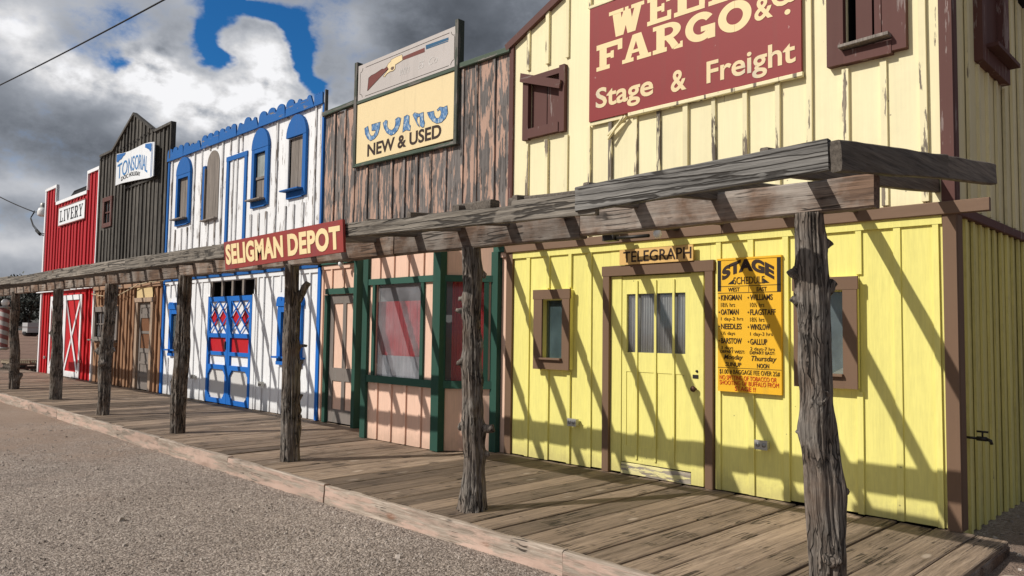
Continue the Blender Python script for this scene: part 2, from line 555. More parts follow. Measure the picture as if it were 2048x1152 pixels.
def glassmat(name, dust=.35, dustcol=(.32, .36, .37), tr=.5, streaks=True):
    """old window glass: a film of dust over a clear reflective sheet"""
    m, n, b = new_mat(name)
    out = m.node_tree.nodes['Material Output']
    c = n.obj()
    d = n.n.new('ShaderNodeBsdfDiffuse')
    v = n.add(.6, n.mul(n.noise(n.vmath('MULTIPLY', c, (6, 6, 1.5)), 1.0, 6, .65), .8))
    n.l.new(n.vmath('MULTIPLY', dustcol, n.vec(v, v, v)), d.inputs['Color'])
    t = n.n.new('ShaderNodeBsdfTransparent'); t.inputs['Color'].default_value = (.86, .9, .88, 1)
    g = n.n.new('ShaderNodeBsdfGlossy'); g.inputs['Roughness'].default_value = .06
    g.inputs['Color'].default_value = (.85, .88, .88, 1)
    n.l.new(n.bump(n.noise(c, 3.0, 2, .5), .12, .02), g.inputs['Normal'])
    lw = n.n.new('ShaderNodeLayerWeight'); lw.inputs['Blend'].default_value = .5
    fres = n.add(.05, n.mul(n.math('POWER', lw.outputs['Facing'], 4.0), .8))
    m1 = n.n.new('ShaderNodeMixShader'); m2 = n.n.new('ShaderNodeMixShader')
    n.l.new(n.rng(n.noise(c, 2.2, 6, .65), .3, .7, dust * .55, min(1, dust * 1.35)), m1.inputs[0])
    n.l.new(t.outputs[0], m1.inputs[1]); n.l.new(d.outputs[0], m1.inputs[2])
    n.l.new(fres, m2.inputs[0])
    n.l.new(m1.outputs[0], m2.inputs[1]); n.l.new(g.outputs[0], m2.inputs[2])
    n.l.new(m2.outputs[0], out.inputs['Surface'])
    return m


GREY = ((.075, .067, .060), (.27, .245, .22))
BROWNW = ((.060, .045, .035), (.24, .19, .145))
m_cream = wood('cream_paint', (.87, .785, .50), .035, wood_=((.14, .11, .08), (.40, .33, .24)), var=.06, grime=.10, rvar=.07)
m_cream_bat = wood('cream_batten_paint', (.85, .76, .48), .26, wood_=((.10, .08, .06), (.33, .27, .2)), var=.08, grime=.14)
m_cream_bare = wood('bare_cream_batten', (.80, .72, .46), .62, wood_=((.085, .07, .055), (.30, .25, .20)), var=.1, grime=.3, pscale=1.3)
m_lemon = wood('lemon_paint', (.86, .785, .245), .008, wood_=((.3, .25, .1), (.5, .42, .2)), var=.06, grime=.12, rvar=.07, bump=.3, splash=.38)
m_lemon_side = wood('shaded_lemon_paint', (.74, .66, .25), .05, wood_=((.16, .12, .07), (.36, .30, .18)), var=.14, grime=.45, rvar=.14)  # grimier, darker copy of the lemon; side wall shade put into the colour
m_cream_side = wood('shaded_cream_paint', (.80, .72, .45), .06, wood_=((.12, .09, .06), (.36, .30, .22)), var=.1, grime=.35, rvar=.12)  # shaded copy of the cream for the side wall, darker and grimier
m_brown = wood('brown_trim', (.185, .112, .070), .03, var=.12, grime=.12, bump=.3)
m_brownx = wood('brown_trim_long', (.20, .125, .082), .05, axis='X', var=.12, grime=.12, bump=.3)
m_maroon = wood('maroon_trim', (.118, .050, .042), .13, wood_=((.09, .06, .05), (.36, .27, .25)), var=.15, grime=.15)
m_maroonx = wood('maroon_trim_long', (.118, .050, .042), .16, wood_=((.09, .06, .05), (.36, .27, .25)), axis='X', var=.15)
m_pinkpeel = wood('peeling_pink', (.52, .335, .255), .60, wood_=((.075, .066, .062), (.265, .235, .22)), var=.2, rvar=.22, pscale=1.25, soft=.02, bump=.6, grime=.5, scuff=.5, crack=.4)
m_pink = wood('pink_paint', (.82, .55, .42), .015, var=.07, grime=.10, rvar=.06, bump=.25, splash=.35)
m_green = wood('green_trim', (.022, .078, .056), .02, var=.15, grime=.1, bump=.25)
m_greenx = wood('green_trim_long', (.034, .105, .078), .03, axis='X', var=.15, grime=.1, bump=.25)
m_greengrey = wood('worn_green_trim', (.075, .105, .075), .35, wood_=GREY, axis='X', var=.2)
m_greengreyz = wood('worn_green_upright', (.065, .075, .058), .4, wood_=GREY, var=.2)
m_white = wood('white_paint_worn', (.82, .82, .83), .15, wood_=((.16, .14, .125), (.36, .32, .29)), var=.06, grime=.16, rvar=.08, pscale=1.2)
m_white2 = wood('white_paint', (.83, .84, .86), .014, var=.06, grime=.09, rvar=.05, bump=.25, splash=.3)
m_whitex = wood('white_strip', (.82, .83, .84), .03, axis='X', var=.05)
m_blue = wood('blue_trim', (.011, .12, .40), .05, wood_=GREY, var=.15, grime=.12)
m_bluex = wood('blue_trim_long', (.011, .12, .39), .12, wood_=GREY, axis='X', var=.18, grime=.15)
m_bluenew = wood('bright_blue_trim', (.008, .145, .54), .006, var=.1, grime=.06)
m_red = wood('barn_red', (.46, .020, .030), .015, wood_=((.2, .1, .09), (.4, .2, .17)), var=.12, grime=.12, rvar=.14)
m_redx = wood('barn_red_low', (.52, .010, .016), .01, var=.1, grime=.08, rvar=.1)
m_greywood = wood('dark_weathered_wood', None, wood_=((.036, .032, .028), (.165, .15, .13)), rvar=.4, bump=.6, crack=.4)
m_tan = wood('tan_boards', (.33, .18, .098), .12, wood_=((.10, .07, .05), (.32, .2, .13)), var=.15, rvar=.25)
m_greydoor = wood('weathered_grey_door', (.215, .185, .165), .25, wood_=GREY, var=.15)
m_barewood = wood('bare_grey_board', None, wood_=((.13, .11, .095), (.36, .31, .27)), rvar=.2, bump=.5)
m_ply = wood('plywood', (.72, .55, .29), .02, axis='X', var=.1)
m_fascia = wood('silver_grey_timber', None, wood_=((.075, .063, .052), (.34, .30, .25)), axis='X', rvar=.22, bump=.9, knots=.10, crack=.75)
m_header = wood('brown_timber', None, wood_=((.060, .036, .025), (.265, .165, .11)), axis='X', rvar=.3, bump=.8, knots=.3, tint=(.40, .345, .30), crack=.45)
m_rafter = wood('rafter_wood', None, wood_=((.07, .055, .045), (.26, .22, .18)), axis='Y', rvar=.25, bump=.5)
m_deck = wood('boardwalk_planks', None, wood_=((.090, .064, .046), (.40, .30, .22)), axis='Y', rvar=.46, bump=1.0, crack=.32, knots=.25, knot_col=(.40, .32, .25), tint=(.36, .265, .19))
m_kerb = wood('edge_timber', (.54, .385, .31), .5, wood_=((.20, .15, .115), (.50, .42, .345)), axis='X', var=.25, rvar=.2, bump=1.0, knots=.2, knot_col=(.20, .11, .07), soft=.07, grime=.6, scuff=.6, crack=.14, worn_top=True)
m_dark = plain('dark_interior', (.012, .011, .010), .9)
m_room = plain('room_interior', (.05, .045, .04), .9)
m_roof = plain('black_roofing', (.018, .018, .02), .85, var=.3)
m_glass = glassmat('dusty_glass', .50, (.20, .25, .26))
m_glassg = glassmat('green_grey_glass', .55, (.10, .15, .155))
m_glassm = glassmat('milky_glass', .30, (.46, .46, .48))
m_glassb = glassmat('bay_glass', .28, (.50, .49, .52))
m_curt = plain('grey_curtain', (.34, .31, .31), .9, var=.2, scale=20)
m_redcurt = plain('red_curtain', (.50, .018, .03), .85, var=.15, scale=3)
m_metal = plain('grey_metal', (.30, .30, .29), .45, .6)
m_darkmetal = plain('dark_iron', (.05, .045, .042), .5, .7)
m_galv = plain('galvanised', (.42, .41, .38), .45, .5)
m_bulb = plain('white_glass_bulb', (.85, .85, .84), .2)
m_cable = plain('black_cable', (.015, .015, .016), .6)
m_cream_cord = plain('cream_cord', (.55, .45, .30), .6)
m_signred = signmat('sign_red', (.255, .030, .030), .70, (.52, .36, .32), .08)
m_signred2 = signmat('depot_red', (.29, .042, .034), .74, (.4, .25, .22), .1, patch=(.20, .055, .06))
m_lettercream = signmat('cream_letter', (.83, .66, .36), .80, (.5, .45, .4), .06)
m_lettermix = signmat('faded_cream_letter', (.78, .62, .36), .8, (.5, .45, .4), .06, patch=(.52, .48, .40))
m_signcream = signmat('sign_cream', (.80, .64, .37), .82, (.6, .5, .35), .05)
m_signgrey = signmat('sign_pale_grey', (.50, .455, .43), .8, (.4, .36, .34), .08)
m_letterdark = plain('dark_brown_letter', (.035, .018, .012), .6, var=.2)
m_letterblack = plain('black_letter', (.012, .011, .011), .6, var=.2)
m_signblue = None
m_orange = signmat('sign_orange', (.83, .46, .022), .86, (.6, .4, .1), .05)
m_letterred = plain('red_letter', (.55, .05, .015), .6, var=.15)
m_telesign = signmat('sign_tan', (.72, .45, .16), .7, (.5, .4, .25), .1)
m_signwhite = signmat('sign_white', (.80, .82, .84), .8, (.5, .5, .5), .05)
m_letterblue = plain('pale_blue_letter', (.045, .21, .48), .6, var=.2)
m_signblue2 = plain('scallop_blue', (.03, .16, .45), .6, var=.15)


def brushed_blue():
    m, n, b = new_mat('brushed_blue_paint')
    c = n.obj()
    k = n.noise(n.vmath('MULTIPLY', c, (1, 1, .55)), 17, 6, .7, 1.5)
    col = n.mix(n.rng(k, .40, .52), (.03, .12, .30), (.13, .26, .46))
    col = n.mix(n.rng(k, .54, .64), col, (.55, .60, .58))
    n.l.new(col, b.inputs['Base Color'])
    return m


m_signblue = brushed_blue()


# ------------------------------------------------------------------ ground
def ground_mat():
    m, n, b = new_mat('gravel_ground')
    c = n.obj()
    x, y, z = n.sep(c)
    big = n.noise(c, .35, 5, .6)
    mid = n.noise(c, 2.2, 5, .6)
    v1 = n.voro(c, 46.0)
    v2 = n.voro(n.vmath('ADD', c, (3.3, 1.7, 0)), 105.0)
    s1 = n.sep(v1.outputs['Color'])[0]
    s2 = n.sep(v2.outputs['Color'])[0]
    stone = n.mix(n.math('POWER', s1, 1.3), (.075, .060, .050), (.50, .43, .37))
    stone2 = n.mix(s2, (.09, .07, .058), (.40, .34, .29))
    near = n.mix(.5, stone, stone2)
    dirt = n.mix(n.noise(c, 30, 5, .65), (.21, .145, .105), (.35, .265, .205))
    # gravel worn thin along the edge of the boardwalk and further up the street
    thin = n.add(n.rng(n.add(x, n.mul(y, .0)), -5.0, -15.0), n.mul(n.sub(big, .5), 1.6))
    thin = n.add(thin, n.mul(n.sub(mid, .5), .9))
    thin = n.rng(thin, .15, .95, 0.05, .85, True)
    col = n.mix(thin, near, dirt)
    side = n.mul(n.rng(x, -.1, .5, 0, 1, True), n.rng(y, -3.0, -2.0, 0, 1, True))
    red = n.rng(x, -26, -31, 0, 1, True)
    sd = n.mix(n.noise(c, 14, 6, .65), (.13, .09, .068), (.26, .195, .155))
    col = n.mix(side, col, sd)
    rd = n.mix(n.noise(c, .8, 5, .6), (.165, .10, .075), (.235, .155, .115))
    col = n.mix(red, col, rd)
    pt = n.rng(n.add(n.mul(n.noise(c, .8, 5, .62), .6), n.mul(n.noise(c, 4.5, 4, .6), .4)), .38, .62, .90, 1.10)
    col = n.vmath('MULTIPLY', col, n.vec(pt, pt, pt))
    col = n.vmath('MULTIPLY', col, (1.34, 1.33, 1.33))
    col = n.mix(n.rng(big, .35, .65, 0, .4), col, n.vmath('MULTIPLY', col, (.72, .68, .66)))
    n.l.new(col, b.inputs['Base Color'])
    b.inputs['Roughness'].default_value = .95
    h = n.add(n.mul(n.rng(v1.outputs['Distance'], 0, .6, 1, 0), .6), n.mul(n.rng(v2.outputs['Distance'], 0, .6, 1, 0), .35))
    h = n.add(h, n.mul(n.noise(c, 20, 4, .6), .6))
    n.l.new(n.bump(h, 1.0, .02), b.inputs['Normal'])
    return m


GZ = -.165


def gz(x, y):
    h = .028 * noise.noise(Vector((x * .5, y * .5, 3.1))) + .010 * noise.noise(Vector((x * 2.3, y * 2.3, 7.7)))
    if x > -.2 and y > -3:
        h += .05 * min(1, max(0, (x + .2))) + .06 * min(1, max(0, (y + 1.5) / 3))
    return GZ + h


m_ground = ground_mat()
g = MB()
xs = [-9000, -2500, -700, -220, -90, -55, -40] + [-32 + i * .5 for i in range(65)] + [.25 * i for i in range(1, 33)] + [10, 14, 25, 80, 300, 1500, 6000]
ys = [-6000, -1500, -300, -80, -30, -16] + [-11 + .3 * i for i in range(29)] + [-2.3 + .35 * i for i in range(1, 31)] + [10, 16, 40, 120, 500, 1500, 6000]
gi = {}
for i, x in enumerate(xs):
    for j, y in enumerate(ys):
        gi[i, j] = len(g.v)
        g.v.append((x, y, gz(x, y) if (-33 < x < 9 and -12 < y < 9) else GZ))
for i in range(len(xs) - 1):
    for j in range(len(ys) - 1):
        g.f.append((gi[i, j], gi[i + 1, j], gi[i + 1, j + 1], gi[i, j + 1])); g.r.append(0); g.sm.append(True)
structure(g.build('ground', m_ground))

# loose stones lying on the gravel
def stone_mat():
    m, n, b = new_mat('loose_stones')
    r = n.attr('rnd')
    col = n.mix(r, (.14, .112, .094), (.56, .49, .43))
    n.l.new(col, b.inputs['Base Color'])
    b.inputs['Roughness'].default_value = .9
    return m


m_stone = stone_mat()
rg = random.Random(5)
g = MB()


def pebble(g, x, y, z, s, rg, rnd):
    i = len(g.v)
    a0 = rg.random() * 6.28
    k = 5
    sx = s * rg.uniform(.8, 1.4); sy = s * rg.uniform(.7, 1.1); h = s * rg.uniform(.45, .85)
    for j in range(k):
        a = a0 + 6.283 * j / k; q = rg.uniform(.8, 1.2)
        g.v.append((x + sx * q * math.cos(a), y + sy * q * math.sin(a), z - s * .3))
    for j in range(k):
        a = a0 + .4 + 6.283 * j / k; q = rg.uniform(.45, .75)
        g.v.append((x + sx * q * math.cos(a), y + sy * q * math.sin(a), z + h * rg.uniform(.8, 1.1)))
    for j in range(k):
        g.f.append((i + j, i + (j + 1) % k, i + k + (j + 1) % k, i + k + j)); g.r.append(rnd); g.sm.append(False)
    g.f.append(tuple(i + k + j for j in range(k))); g.r.append(rnd); g.sm.append(False)


cx, cy = 1.79, -6.51
N = 0
while N < 60000:
    t = rg.random()
    d = 2.2 + 13 * t ** 1.6
    a = R(rg.uniform(91, 185))
    x = cx + d * math.cos(a); y = cy + d * math.sin(a)
    N += 1
    if y > -2.66: continue
    dens = .75 + 1.1 * noise.noise(Vector((x * .5, y * .5, 1.0))) + .6 * noise.noise(Vector((x * 1.9, y * 1.9, 4.0)))
    if dens < rg.random() * 1.2: continue
    s = rg.choice((.005, .006, .0075, .009, .012)) * rg.uniform(.8, 1.35)
    if rg.random() < .006: s *= 2.6
    pebble(g, x, y, gz(x, y), s, rg, min(1, max(0, rg.gauss(.5, .25))))
for k in range(900):
    x = rg.uniform(-.1, 3.0); y = rg.uniform(-3.0, 3.5)
    if x < .42 and y < 0: continue
    if x < .08: continue
    pebble(g, x, y, gz(x, y), rg.choice((.006, .01, .014, .02)), rg, rg.random())
o = g.build('loose_gravel', m_stone)
o['kind'] = 'stuff'; o['label'] = 'loose grey gravel stones scattered over the street'; o['category'] = 'gravel'


# ------------------------------------------------------------------ wall helpers
def cutz(z0, z1, holes, c, d):
    iv = [(z0, z1)]
    mid = (c + d) / 2
    for (a, b, u, v) in holes:
        if a < mid < b:
            nw = []
            for (p, q) in iv:
                if v <= p or u >= q: nw.append((p, q)); continue
                if u > p: nw.append((p, u))
                if v < q: nw.append((v, q))
            iv = nw
    return iv


def siding(mb, bounds, ztop, z0, holes=(), seed=1, th=.022, gap=.004, y=0., jit=.004, ragged=.0):
    rg = random.Random(seed)
    for a, b in zip(bounds[:-1], bounds[1:]):
        rnd = rg.random(); dy = rg.uniform(-jit, jit)
        cuts = sorted({a + gap / 2, b - gap / 2} | {e for h in holes for e in h[:2] if a + gap / 2 < e < b - gap / 2})
        zb = z0 + (rg.uniform(0, ragged))
        for c, d in zip(cuts[:-1], cuts[1:]):
            tl, tr = ztop(c + 1e-4), ztop(d - 1e-4)
            zt = max(tl, tr)
            for (u, v) in cutz(zb, zt, holes, c, d):
                mb.box(c, d, y + dy, y + th + .012, u, v, rnd, (tl, tr) if v == zt else None)


def battens(mb, xs, ztop, z0, holes=(), seed=1, w=.048, d=.020, y=-.002, skip=.0):
    rg = random.Random(seed)
    for x in xs:
        if rg.random() < skip: continue
        lean = rg.uniform(-.006, .006); rnd = rg.random(); ww = w * rg.uniform(.85, 1.15); dd = d * rg.uniform(.8, 1.25)
        for (u, v) in cutz(z0, ztop(x), holes, x - .001, x + .001):
            n = max(1, int((v - u) / .5))
            for k in range(n):
                a = u + (v - u) * k / n; b = u + (v - u) * (k + 1) / n
                oa = lean * (a - z0) / 2 + .004 * noise.noise(Vector((x * 3.3, a * .9, seed))); ob_ = lean * (b - z0) / 2 + .004 * noise.noise(Vector((x * 3.3, b * .9, seed)))
                h = ww / 2
                mb.hexa([(x + oa - h, y - dd, a), (x + oa + h, y - dd, a), (x + oa + h, y - .0005, a), (x + oa - h, y - .0005, a),
                         (x + ob_ - h, y - dd, b), (x + ob_ + h, y - dd, b), (x + ob_ + h, y - .0005, b), (x + ob_ - h, y - .0005, b)], rnd)


def frame(mb, x0, x1, z0, z1, w, y0, y1, wt=None, wb=None, seed=0, bottom=True, slop=.0):
    """casing round an opening, outer size given; butted boards"""
    rg = random.Random(seed)
    wt = wt or w; wb = w if wb is None else wb
    mb.box(x0 - .012, x1 + .012, y0 - .004, y1, z1 - wt, z1, rg.random())
    if bottom: mb.box(x0, x1, y0 - .002, y1, z0, z0 + wb, rg.random())
    zb = z0 + wb if bottom else z0
    mb.box(x0, x0 + w, y0, y1, zb, z1 - wt, rg.random())
    mb.box(x1 - w, x1, y0, y1, zb, z1 - wt, rg.random())


def pane(x0, x1, z0, z1, y, parent, mat, name='pane'):
    g = MB(); g.face([(x0, y, z0), (x1, y, z0), (x1, y, z1), (x0, y, z1)])
    return g.build(name, mat, parent)


def flat(z): return lambda x: z


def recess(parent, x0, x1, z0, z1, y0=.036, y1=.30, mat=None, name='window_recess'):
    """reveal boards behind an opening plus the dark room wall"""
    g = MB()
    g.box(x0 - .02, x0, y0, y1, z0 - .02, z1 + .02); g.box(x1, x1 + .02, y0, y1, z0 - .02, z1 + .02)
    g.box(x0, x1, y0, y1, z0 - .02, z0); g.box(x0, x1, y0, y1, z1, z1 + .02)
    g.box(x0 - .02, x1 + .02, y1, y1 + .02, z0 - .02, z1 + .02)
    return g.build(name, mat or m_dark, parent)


def outlet(parent, x, z):
    g = MB()
    g.box(x - .055, x + .055, -.075, -.026, z - .035, z + .035)
    g.box(x - .062, x + .062, -.082, -.0755, z - .042, z + .042)
    o = g.build('outlet_box', m_galv, parent)
    g = MB()
    for s in (-1, 1): g.lathe((x + s * .028, -.0825, z), [(.001, -.006), (.018, -.006), (.02, 0)], 12, 'Y')
    g.build('socket_cover', m_metal, o)


# =================================================================== 1. yellow freight office
B1 = thing('freight_office', 'pale yellow board and batten freight office with brown trim, nearest building of the row', 'building', (-2.4, 0, 0))
XL, XR = -4.76, -.02


def top1(x): return 4.98 + .45 * (2.38 - abs(x + 2.40))


holes_up = [(-4.46, -3.97, 3.84, 4.44), (-.74, -.36, 3.86, 5.0)]
upx = [-4.50, -4.18, -3.88, -3.54, -3.25, -2.92, -2.63, -2.31, -2.0, -1.67, -1.35, -1.06, -.75, -.44, -.14]
g = MB(); siding(g, [XL] + upx + [XR], top1, 2.50, holes_up, 11)
g.build('upper_siding', m_cream, B1)
SIGN1 = (-3.56, -1.08, 3.73, 5.08)
g = MB(); battens(g, [v for v in upx if v not in (-3.25, -2.63, -2.0)], top1, 2.52, holes_up + [SIGN1, (-4.60, -3.84, 3.70, 4.60), (-.92, -.22, 3.72, 5.2)], 12, d=.03)
g.build('upper_batten', m_cream_bat, B1)
g = MB(); battens(g, [-3.25, -2.63, -2.0], top1, 2.52, [SIGN1], 19, d=.03, w=.042); g.build('bare_batten', m_cream_bare, B1)
holes_lo = [(-4.17, -3.84, 1.15, 1.84), (-1.08, -.76, 1.13, 1.84), (-3.23, -2.10, -.02, 2.06)]
lox = [-4.46, -4.14, -3.81, -3.52, -1.96, -1.62, -1.29, -.98, -.66, -.36, -.07]
g = MB(); siding(g, [XL + .05, -4.46, -4.14, -3.81, -3.52, -3.25, -2.9, -2.6, -2.3, -2.05] + lox[4:] + [XR], flat(2.40), 0.005, holes_lo, 13, ragged=.015)
g.build('lower_siding', m_lemon, B1)
g = MB(); battens(g, lox + [-2.95, -2.64, -2.40], flat(2.333), .012, holes_lo + [(-4.31, -3.73, 1.02, 1.96), (-1.2, -.63, 1.0, 1.97), (-3.33, -1.98, -.1, 2.17)], 14)
g.box(XL + .05, -.028, -.026, -.003, 2.334, 2.405, .5)
g.build('lower_batten', m_lemon, B1)
g = MB(); g.rough((-4.83, -.03, 2.452), (-1.9, -.03, 2.452), .05, .094, 21, .003); g.rough((-1.895, -.03, 2.455), (.30, -.03, 2.45), .05, .10, 22, .003)
g.build('ledger_board', m_brownx, B1)
# corner boards and gable trim
g = MB()
g.box(-4.815, -4.712, -.028, .02, .01, 2.40, .3); g.box(-.022, .072, -.032, .0, .005, 2.40, .6)
g.box(.03, .074, .001, .13, .005, 2.40, .1)
g.build('corner_board', m_brown, B1)
g = MB()
g.box(-4.81, -4.742, -.03, .02, 2.50, 4.985, .2); g.box(-.025, .068, -.032, .0, 2.505, 4.93, .5); g.box(.028, .070, .001, .10, 2.505, 4.95, .8)
g.beam((-4.86, -.02, 4.955), (-2.40, -.02, 4.955 + .45 * 2.46), .07, .085, .4); g.beam((-2.40, -.02, 4.955 + .45 * 2.46), (.10, -.02, 4.93), .07, .085, .9)
g.build('gable_trim', m_maroon, B1)
# side wall facing the camera side
def sboards(g, ys_, z0, z1, holes, seed, x=.0):
    rg = random.Random(seed)
    for a, b in zip(ys_[:-1], ys_[1:]):
        rnd = rg.random(); dx_ = rg.uniform(-.012, .004)
        cuts = sorted({a + .007, b - .007} | {e for h in holes for e in h[:2] if a < e < b})
        for c, d in zip(cuts[:-1], cuts[1:]):
            for u, v in cutz(z0 + rg.uniform(0, .02), z1, holes, c, d):
                g.box(x - .03, x + dx_, c, d, u, v, rnd)


def sbatt(g, ys_, z0, z1, holes, seed, x=.0):
    rg = random.Random(seed)
    for y in ys_:
        wv = rg.uniform(.022, .030); rnd = rg.random()
        for u, v in cutz(z0, z1, holes, y - .001, y + .001):
            g.box(x - .001, x + rg.uniform(.016, .024), y - wv, y + wv, u, v, rnd)


sy = [.02] + [.02 + .30 * k for k in range(1, 25)]
g = MB(); sboards(g, sy, 2.50, 4.9, [(1.01, 1.65, 4.01, 4.79)], 31); sbatt(g, sy[1:-1], 2.52, 4.88, [(.84, 1.82, 3.82, 5.0)], 32); g.build('side_upper_siding', m_cream_side, B1)
sl = [.02] + [.02 + .22 * k for k in range(1, 33)]
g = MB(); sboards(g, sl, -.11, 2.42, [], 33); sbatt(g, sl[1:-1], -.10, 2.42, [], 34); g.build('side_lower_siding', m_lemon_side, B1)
g = MB(); g.rough((.02, .11, 2.46), (.02, 7.2, 2.46), .05, .08, 35, .003); g.build('side_ledger', m_maroon, B1)
g = MB(); g.box(-4.75, -.031, .33, 7.2, -.2, 4.95); g.build('building_body', m_room, B1)
g = MB(); g.box(-4.8, .1, .1, 7.3, 4.951, 5.02); g.build('roof', m_roof, B1)
# side window
wS = MB()
for (a, b, u, v) in ((.86, 1.00, 3.84, 5.0), (1.66, 1.80, 3.84, 5.0), (1.001, 1.659, 4.8, 5.0), (1.001, 1.659, 3.84, 4.0)): wS.box(.0, .07, a, b, u, v, a)
wS = wS.build('side_window_frame', m_maroon, B1)
g = MB(); g.box(.072, .16, .98, 1.76, 3.975, 4.01); g.build('sill', m_maroon, wS)
g = MB(); g.box(-.02, .0, 1.002, 1.658, 4.0, 4.8); g.build('shutter', m_maroon, wS)
# tap on the side wall
g = MB(); g.tube([(.0, .36, .672), (.09, .36, .67)], .010, 8); g.tube([(.085, .36, .67), (.155, .36, .67)], .018, 10); g.tube([(.15, .36, .67), (.18, .36, .66), (.188, .36, .632)], [.013, .013, .011], 10)
fa = g.build('water_tap', m_darkmetal, B1)
g = MB(); g.tube([(.125, .36, .68), (.125, .36, .725)], .007, 8); g.tube([(.085, .36, .725), (.165, .36, .725)], .008, 8); g.build('tap_handle', m_darkmetal, fa)
# telegraph door
D = MB(); frame(D, -3.315, -2.0, .006, 2.165, .082, -.05, -.003, wt=.105, seed=3, bottom=False)
dfr = D.build('door_frame', m_brown, B1)
g = MB()
g.box(-3.23, -3.095, -.012, .02, .02, 2.055, .2); g.box(-2.255, -2.12, -.010, .02, .01, 2.055, .7)
g.build('door_side_board', m_lemon, B1)
g = MB()
g.box(-3.09, -3.035, -.002, .03, .13, 2.05, .1); g.box(-2.325, -2.26, -.002, .03, .13, 2.05, .3)
g.box(-3.0348, -2.3252, -.001, .03, 1.865, 2.05, .5); g.box(-3.0348, -2.3252, -.001, .03, 1.06, 1.26, .9)
g.box(-3.0348, -2.3252, .006, .03, .30, 1.06, .4); g.box(-3.0348, -2.3252, -.001, .03, .13, .30, .4)
door = g.build('telegraph_door', m_lemon, B1)
g = MB(); g.rough((-3.09, .010, .065), (-2.26, .010, .06), .04, .115, 44, .005); g.build('kick_board', wood('peeled_kickboard', (.80, .72, .35), .5, wood_=((.22, .18, .14), (.55, .48, .38)), axis='X', pscale=2.0, bump=.9), door)
g = MB()
for x in (-2.90, -2.67, -2.455): g.box(x - .012, x + .012, -.016, -.0035, .17, 2.0, .3)
g.build('window_bar', m_lemon, door)
g = MB(); g.box(-3.034, -2.326, .055, .06, 1.26, 1.865)
for k in range(24):
    a = -3.034 + k * .0295; g.tube([(a + .014, .054 + .006 * math.sin(k * 1.7), 1.27), (a + .014, .054, 1.86)], .012, 6)
cu = g.build('curtain', m_curt, door)
pane(-3.034, -2.326, 1.26, 1.865, .022, door, glassmat('door_glass', .28, (.30, .30, .31)))
g = MB(); g.lathe((-2.205, -.045, .93), [(.001, -.03), (.022, -.028), (.030, -.012), (.022, .004), (.012, .012), (.012, .045)], 14, 'Y')
g.build('handle', plain('rusty_knob', (.10, .05, .032), .55, .4), door)
g = MB(); g.box(-2.235, -2.175, -.0165, -.010, 1.03, 1.065); g.lathe((-2.19, -.014, 1.10), [(.001, -.006), (.012, -.006), (.013, .004)], 10, 'Y'); g.build('lock_plate', m_darkmetal, door)


def office_window(x0, x1, z0, z1, px0, px1, pz0, pz1, name, mat_p, ap=True):
    g = MB(); g.box(x0 + .012, px0, -.072, -.003, z0 + .01, z1 - .01, .1); g.box(px1, x1 - .012, -.072, -.003, z0 + .01, z1 - .01, .2)
    g.box(px0, px1, -.072, -.003, pz1, z1 - .01, .3); g.box(px0, px1, -.072, -.003, z0 + .01, pz0, .4)
    bx = g.build(name, m_lemon, B1)
    g = MB()
    rg_ = random.Random(int(x0 * 100))
    g.box(x0 - .01, x1 + .01, -.098, -.073, pz1 + .012, z1, .2); g.box(x0, px0 + .005, -.095, -.073, z0, pz1 + .011, .6); g.box(px1 - .005, x1, -.095, -.073, z0 + .005, pz1 + .011, .8)
    g.box(px0 + .006, px1 - .006, -.093, -.073, z0 + .003, pz0 - .012, .4)
    g.build('window_frame', m_brown, bx)
    g = MB(); g.rough((px0 - .045, -.085, pz0 - .004), (px1 + .0, -.085, pz0 - .004), .10, .022, 7 + int(x0 * 10), .002); g.build('sill', m_brownx, bx)
    pane(px0, px1, pz0, pz1, .0, bx, mat_p)
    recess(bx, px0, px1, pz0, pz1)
    return bx


office_window(-4.29, -3.75, 1.035, 1.94, -4.165, -3.85, 1.16, 1.82, 'office_window', m_glassg)
w2 = office_window(-1.185, -.65, 1.02, 1.95, -1.075, -.76, 1.135, 1.83, 'office_window', m_glass)
g = MB(); g.poly([(-.90, 1.14), (-.79, 1.20), (-.762, 1.27), (-.762, 1.14)], .008, .016); g.build('crumpled_sheet', plain('plastic_sheet', (.5, .42, .38), .35, var=.3, scale=30, bump=.6), w2)
# upper small window with crooked board
g = MB()
g.box(-4.545, -4.455, -.062, -.003, 3.74, 4.45, .2); g.box(-3.965, -3.885, -.060, -.003, 3.745, 4.52, .6); g.box(-4.454, -3.966, -.050, -.003, 4.435, 4.50, .3); g.box(-4.454, -3.966, -.072, -.003, 3.75, 3.862, .7)
uw = g.build('upper_window_frame', m_maroon, B1)
g = MB(); g.hexa([(-4.56, -.10, 4.45), (-3.93, -.10, 4.235), (-3.93, -.064, 4.235), (-4.56, -.064, 4.45), (-4.55, -.10, 4.555), (-3.91, -.10, 4.33), (-3.91, -.064, 4.33), (-4.55, -.064, 4.555)], .4)
g.build('loose_plank', m_maroonx, uw)
g = MB(); g.box(-4.454, -4.215, .01, .03, 3.862, 4.435, .3); g.box(-4.203, -3.966, .012, .03, 3.862, 4.435, .8); g.build('shutter', m_maroon, uw)
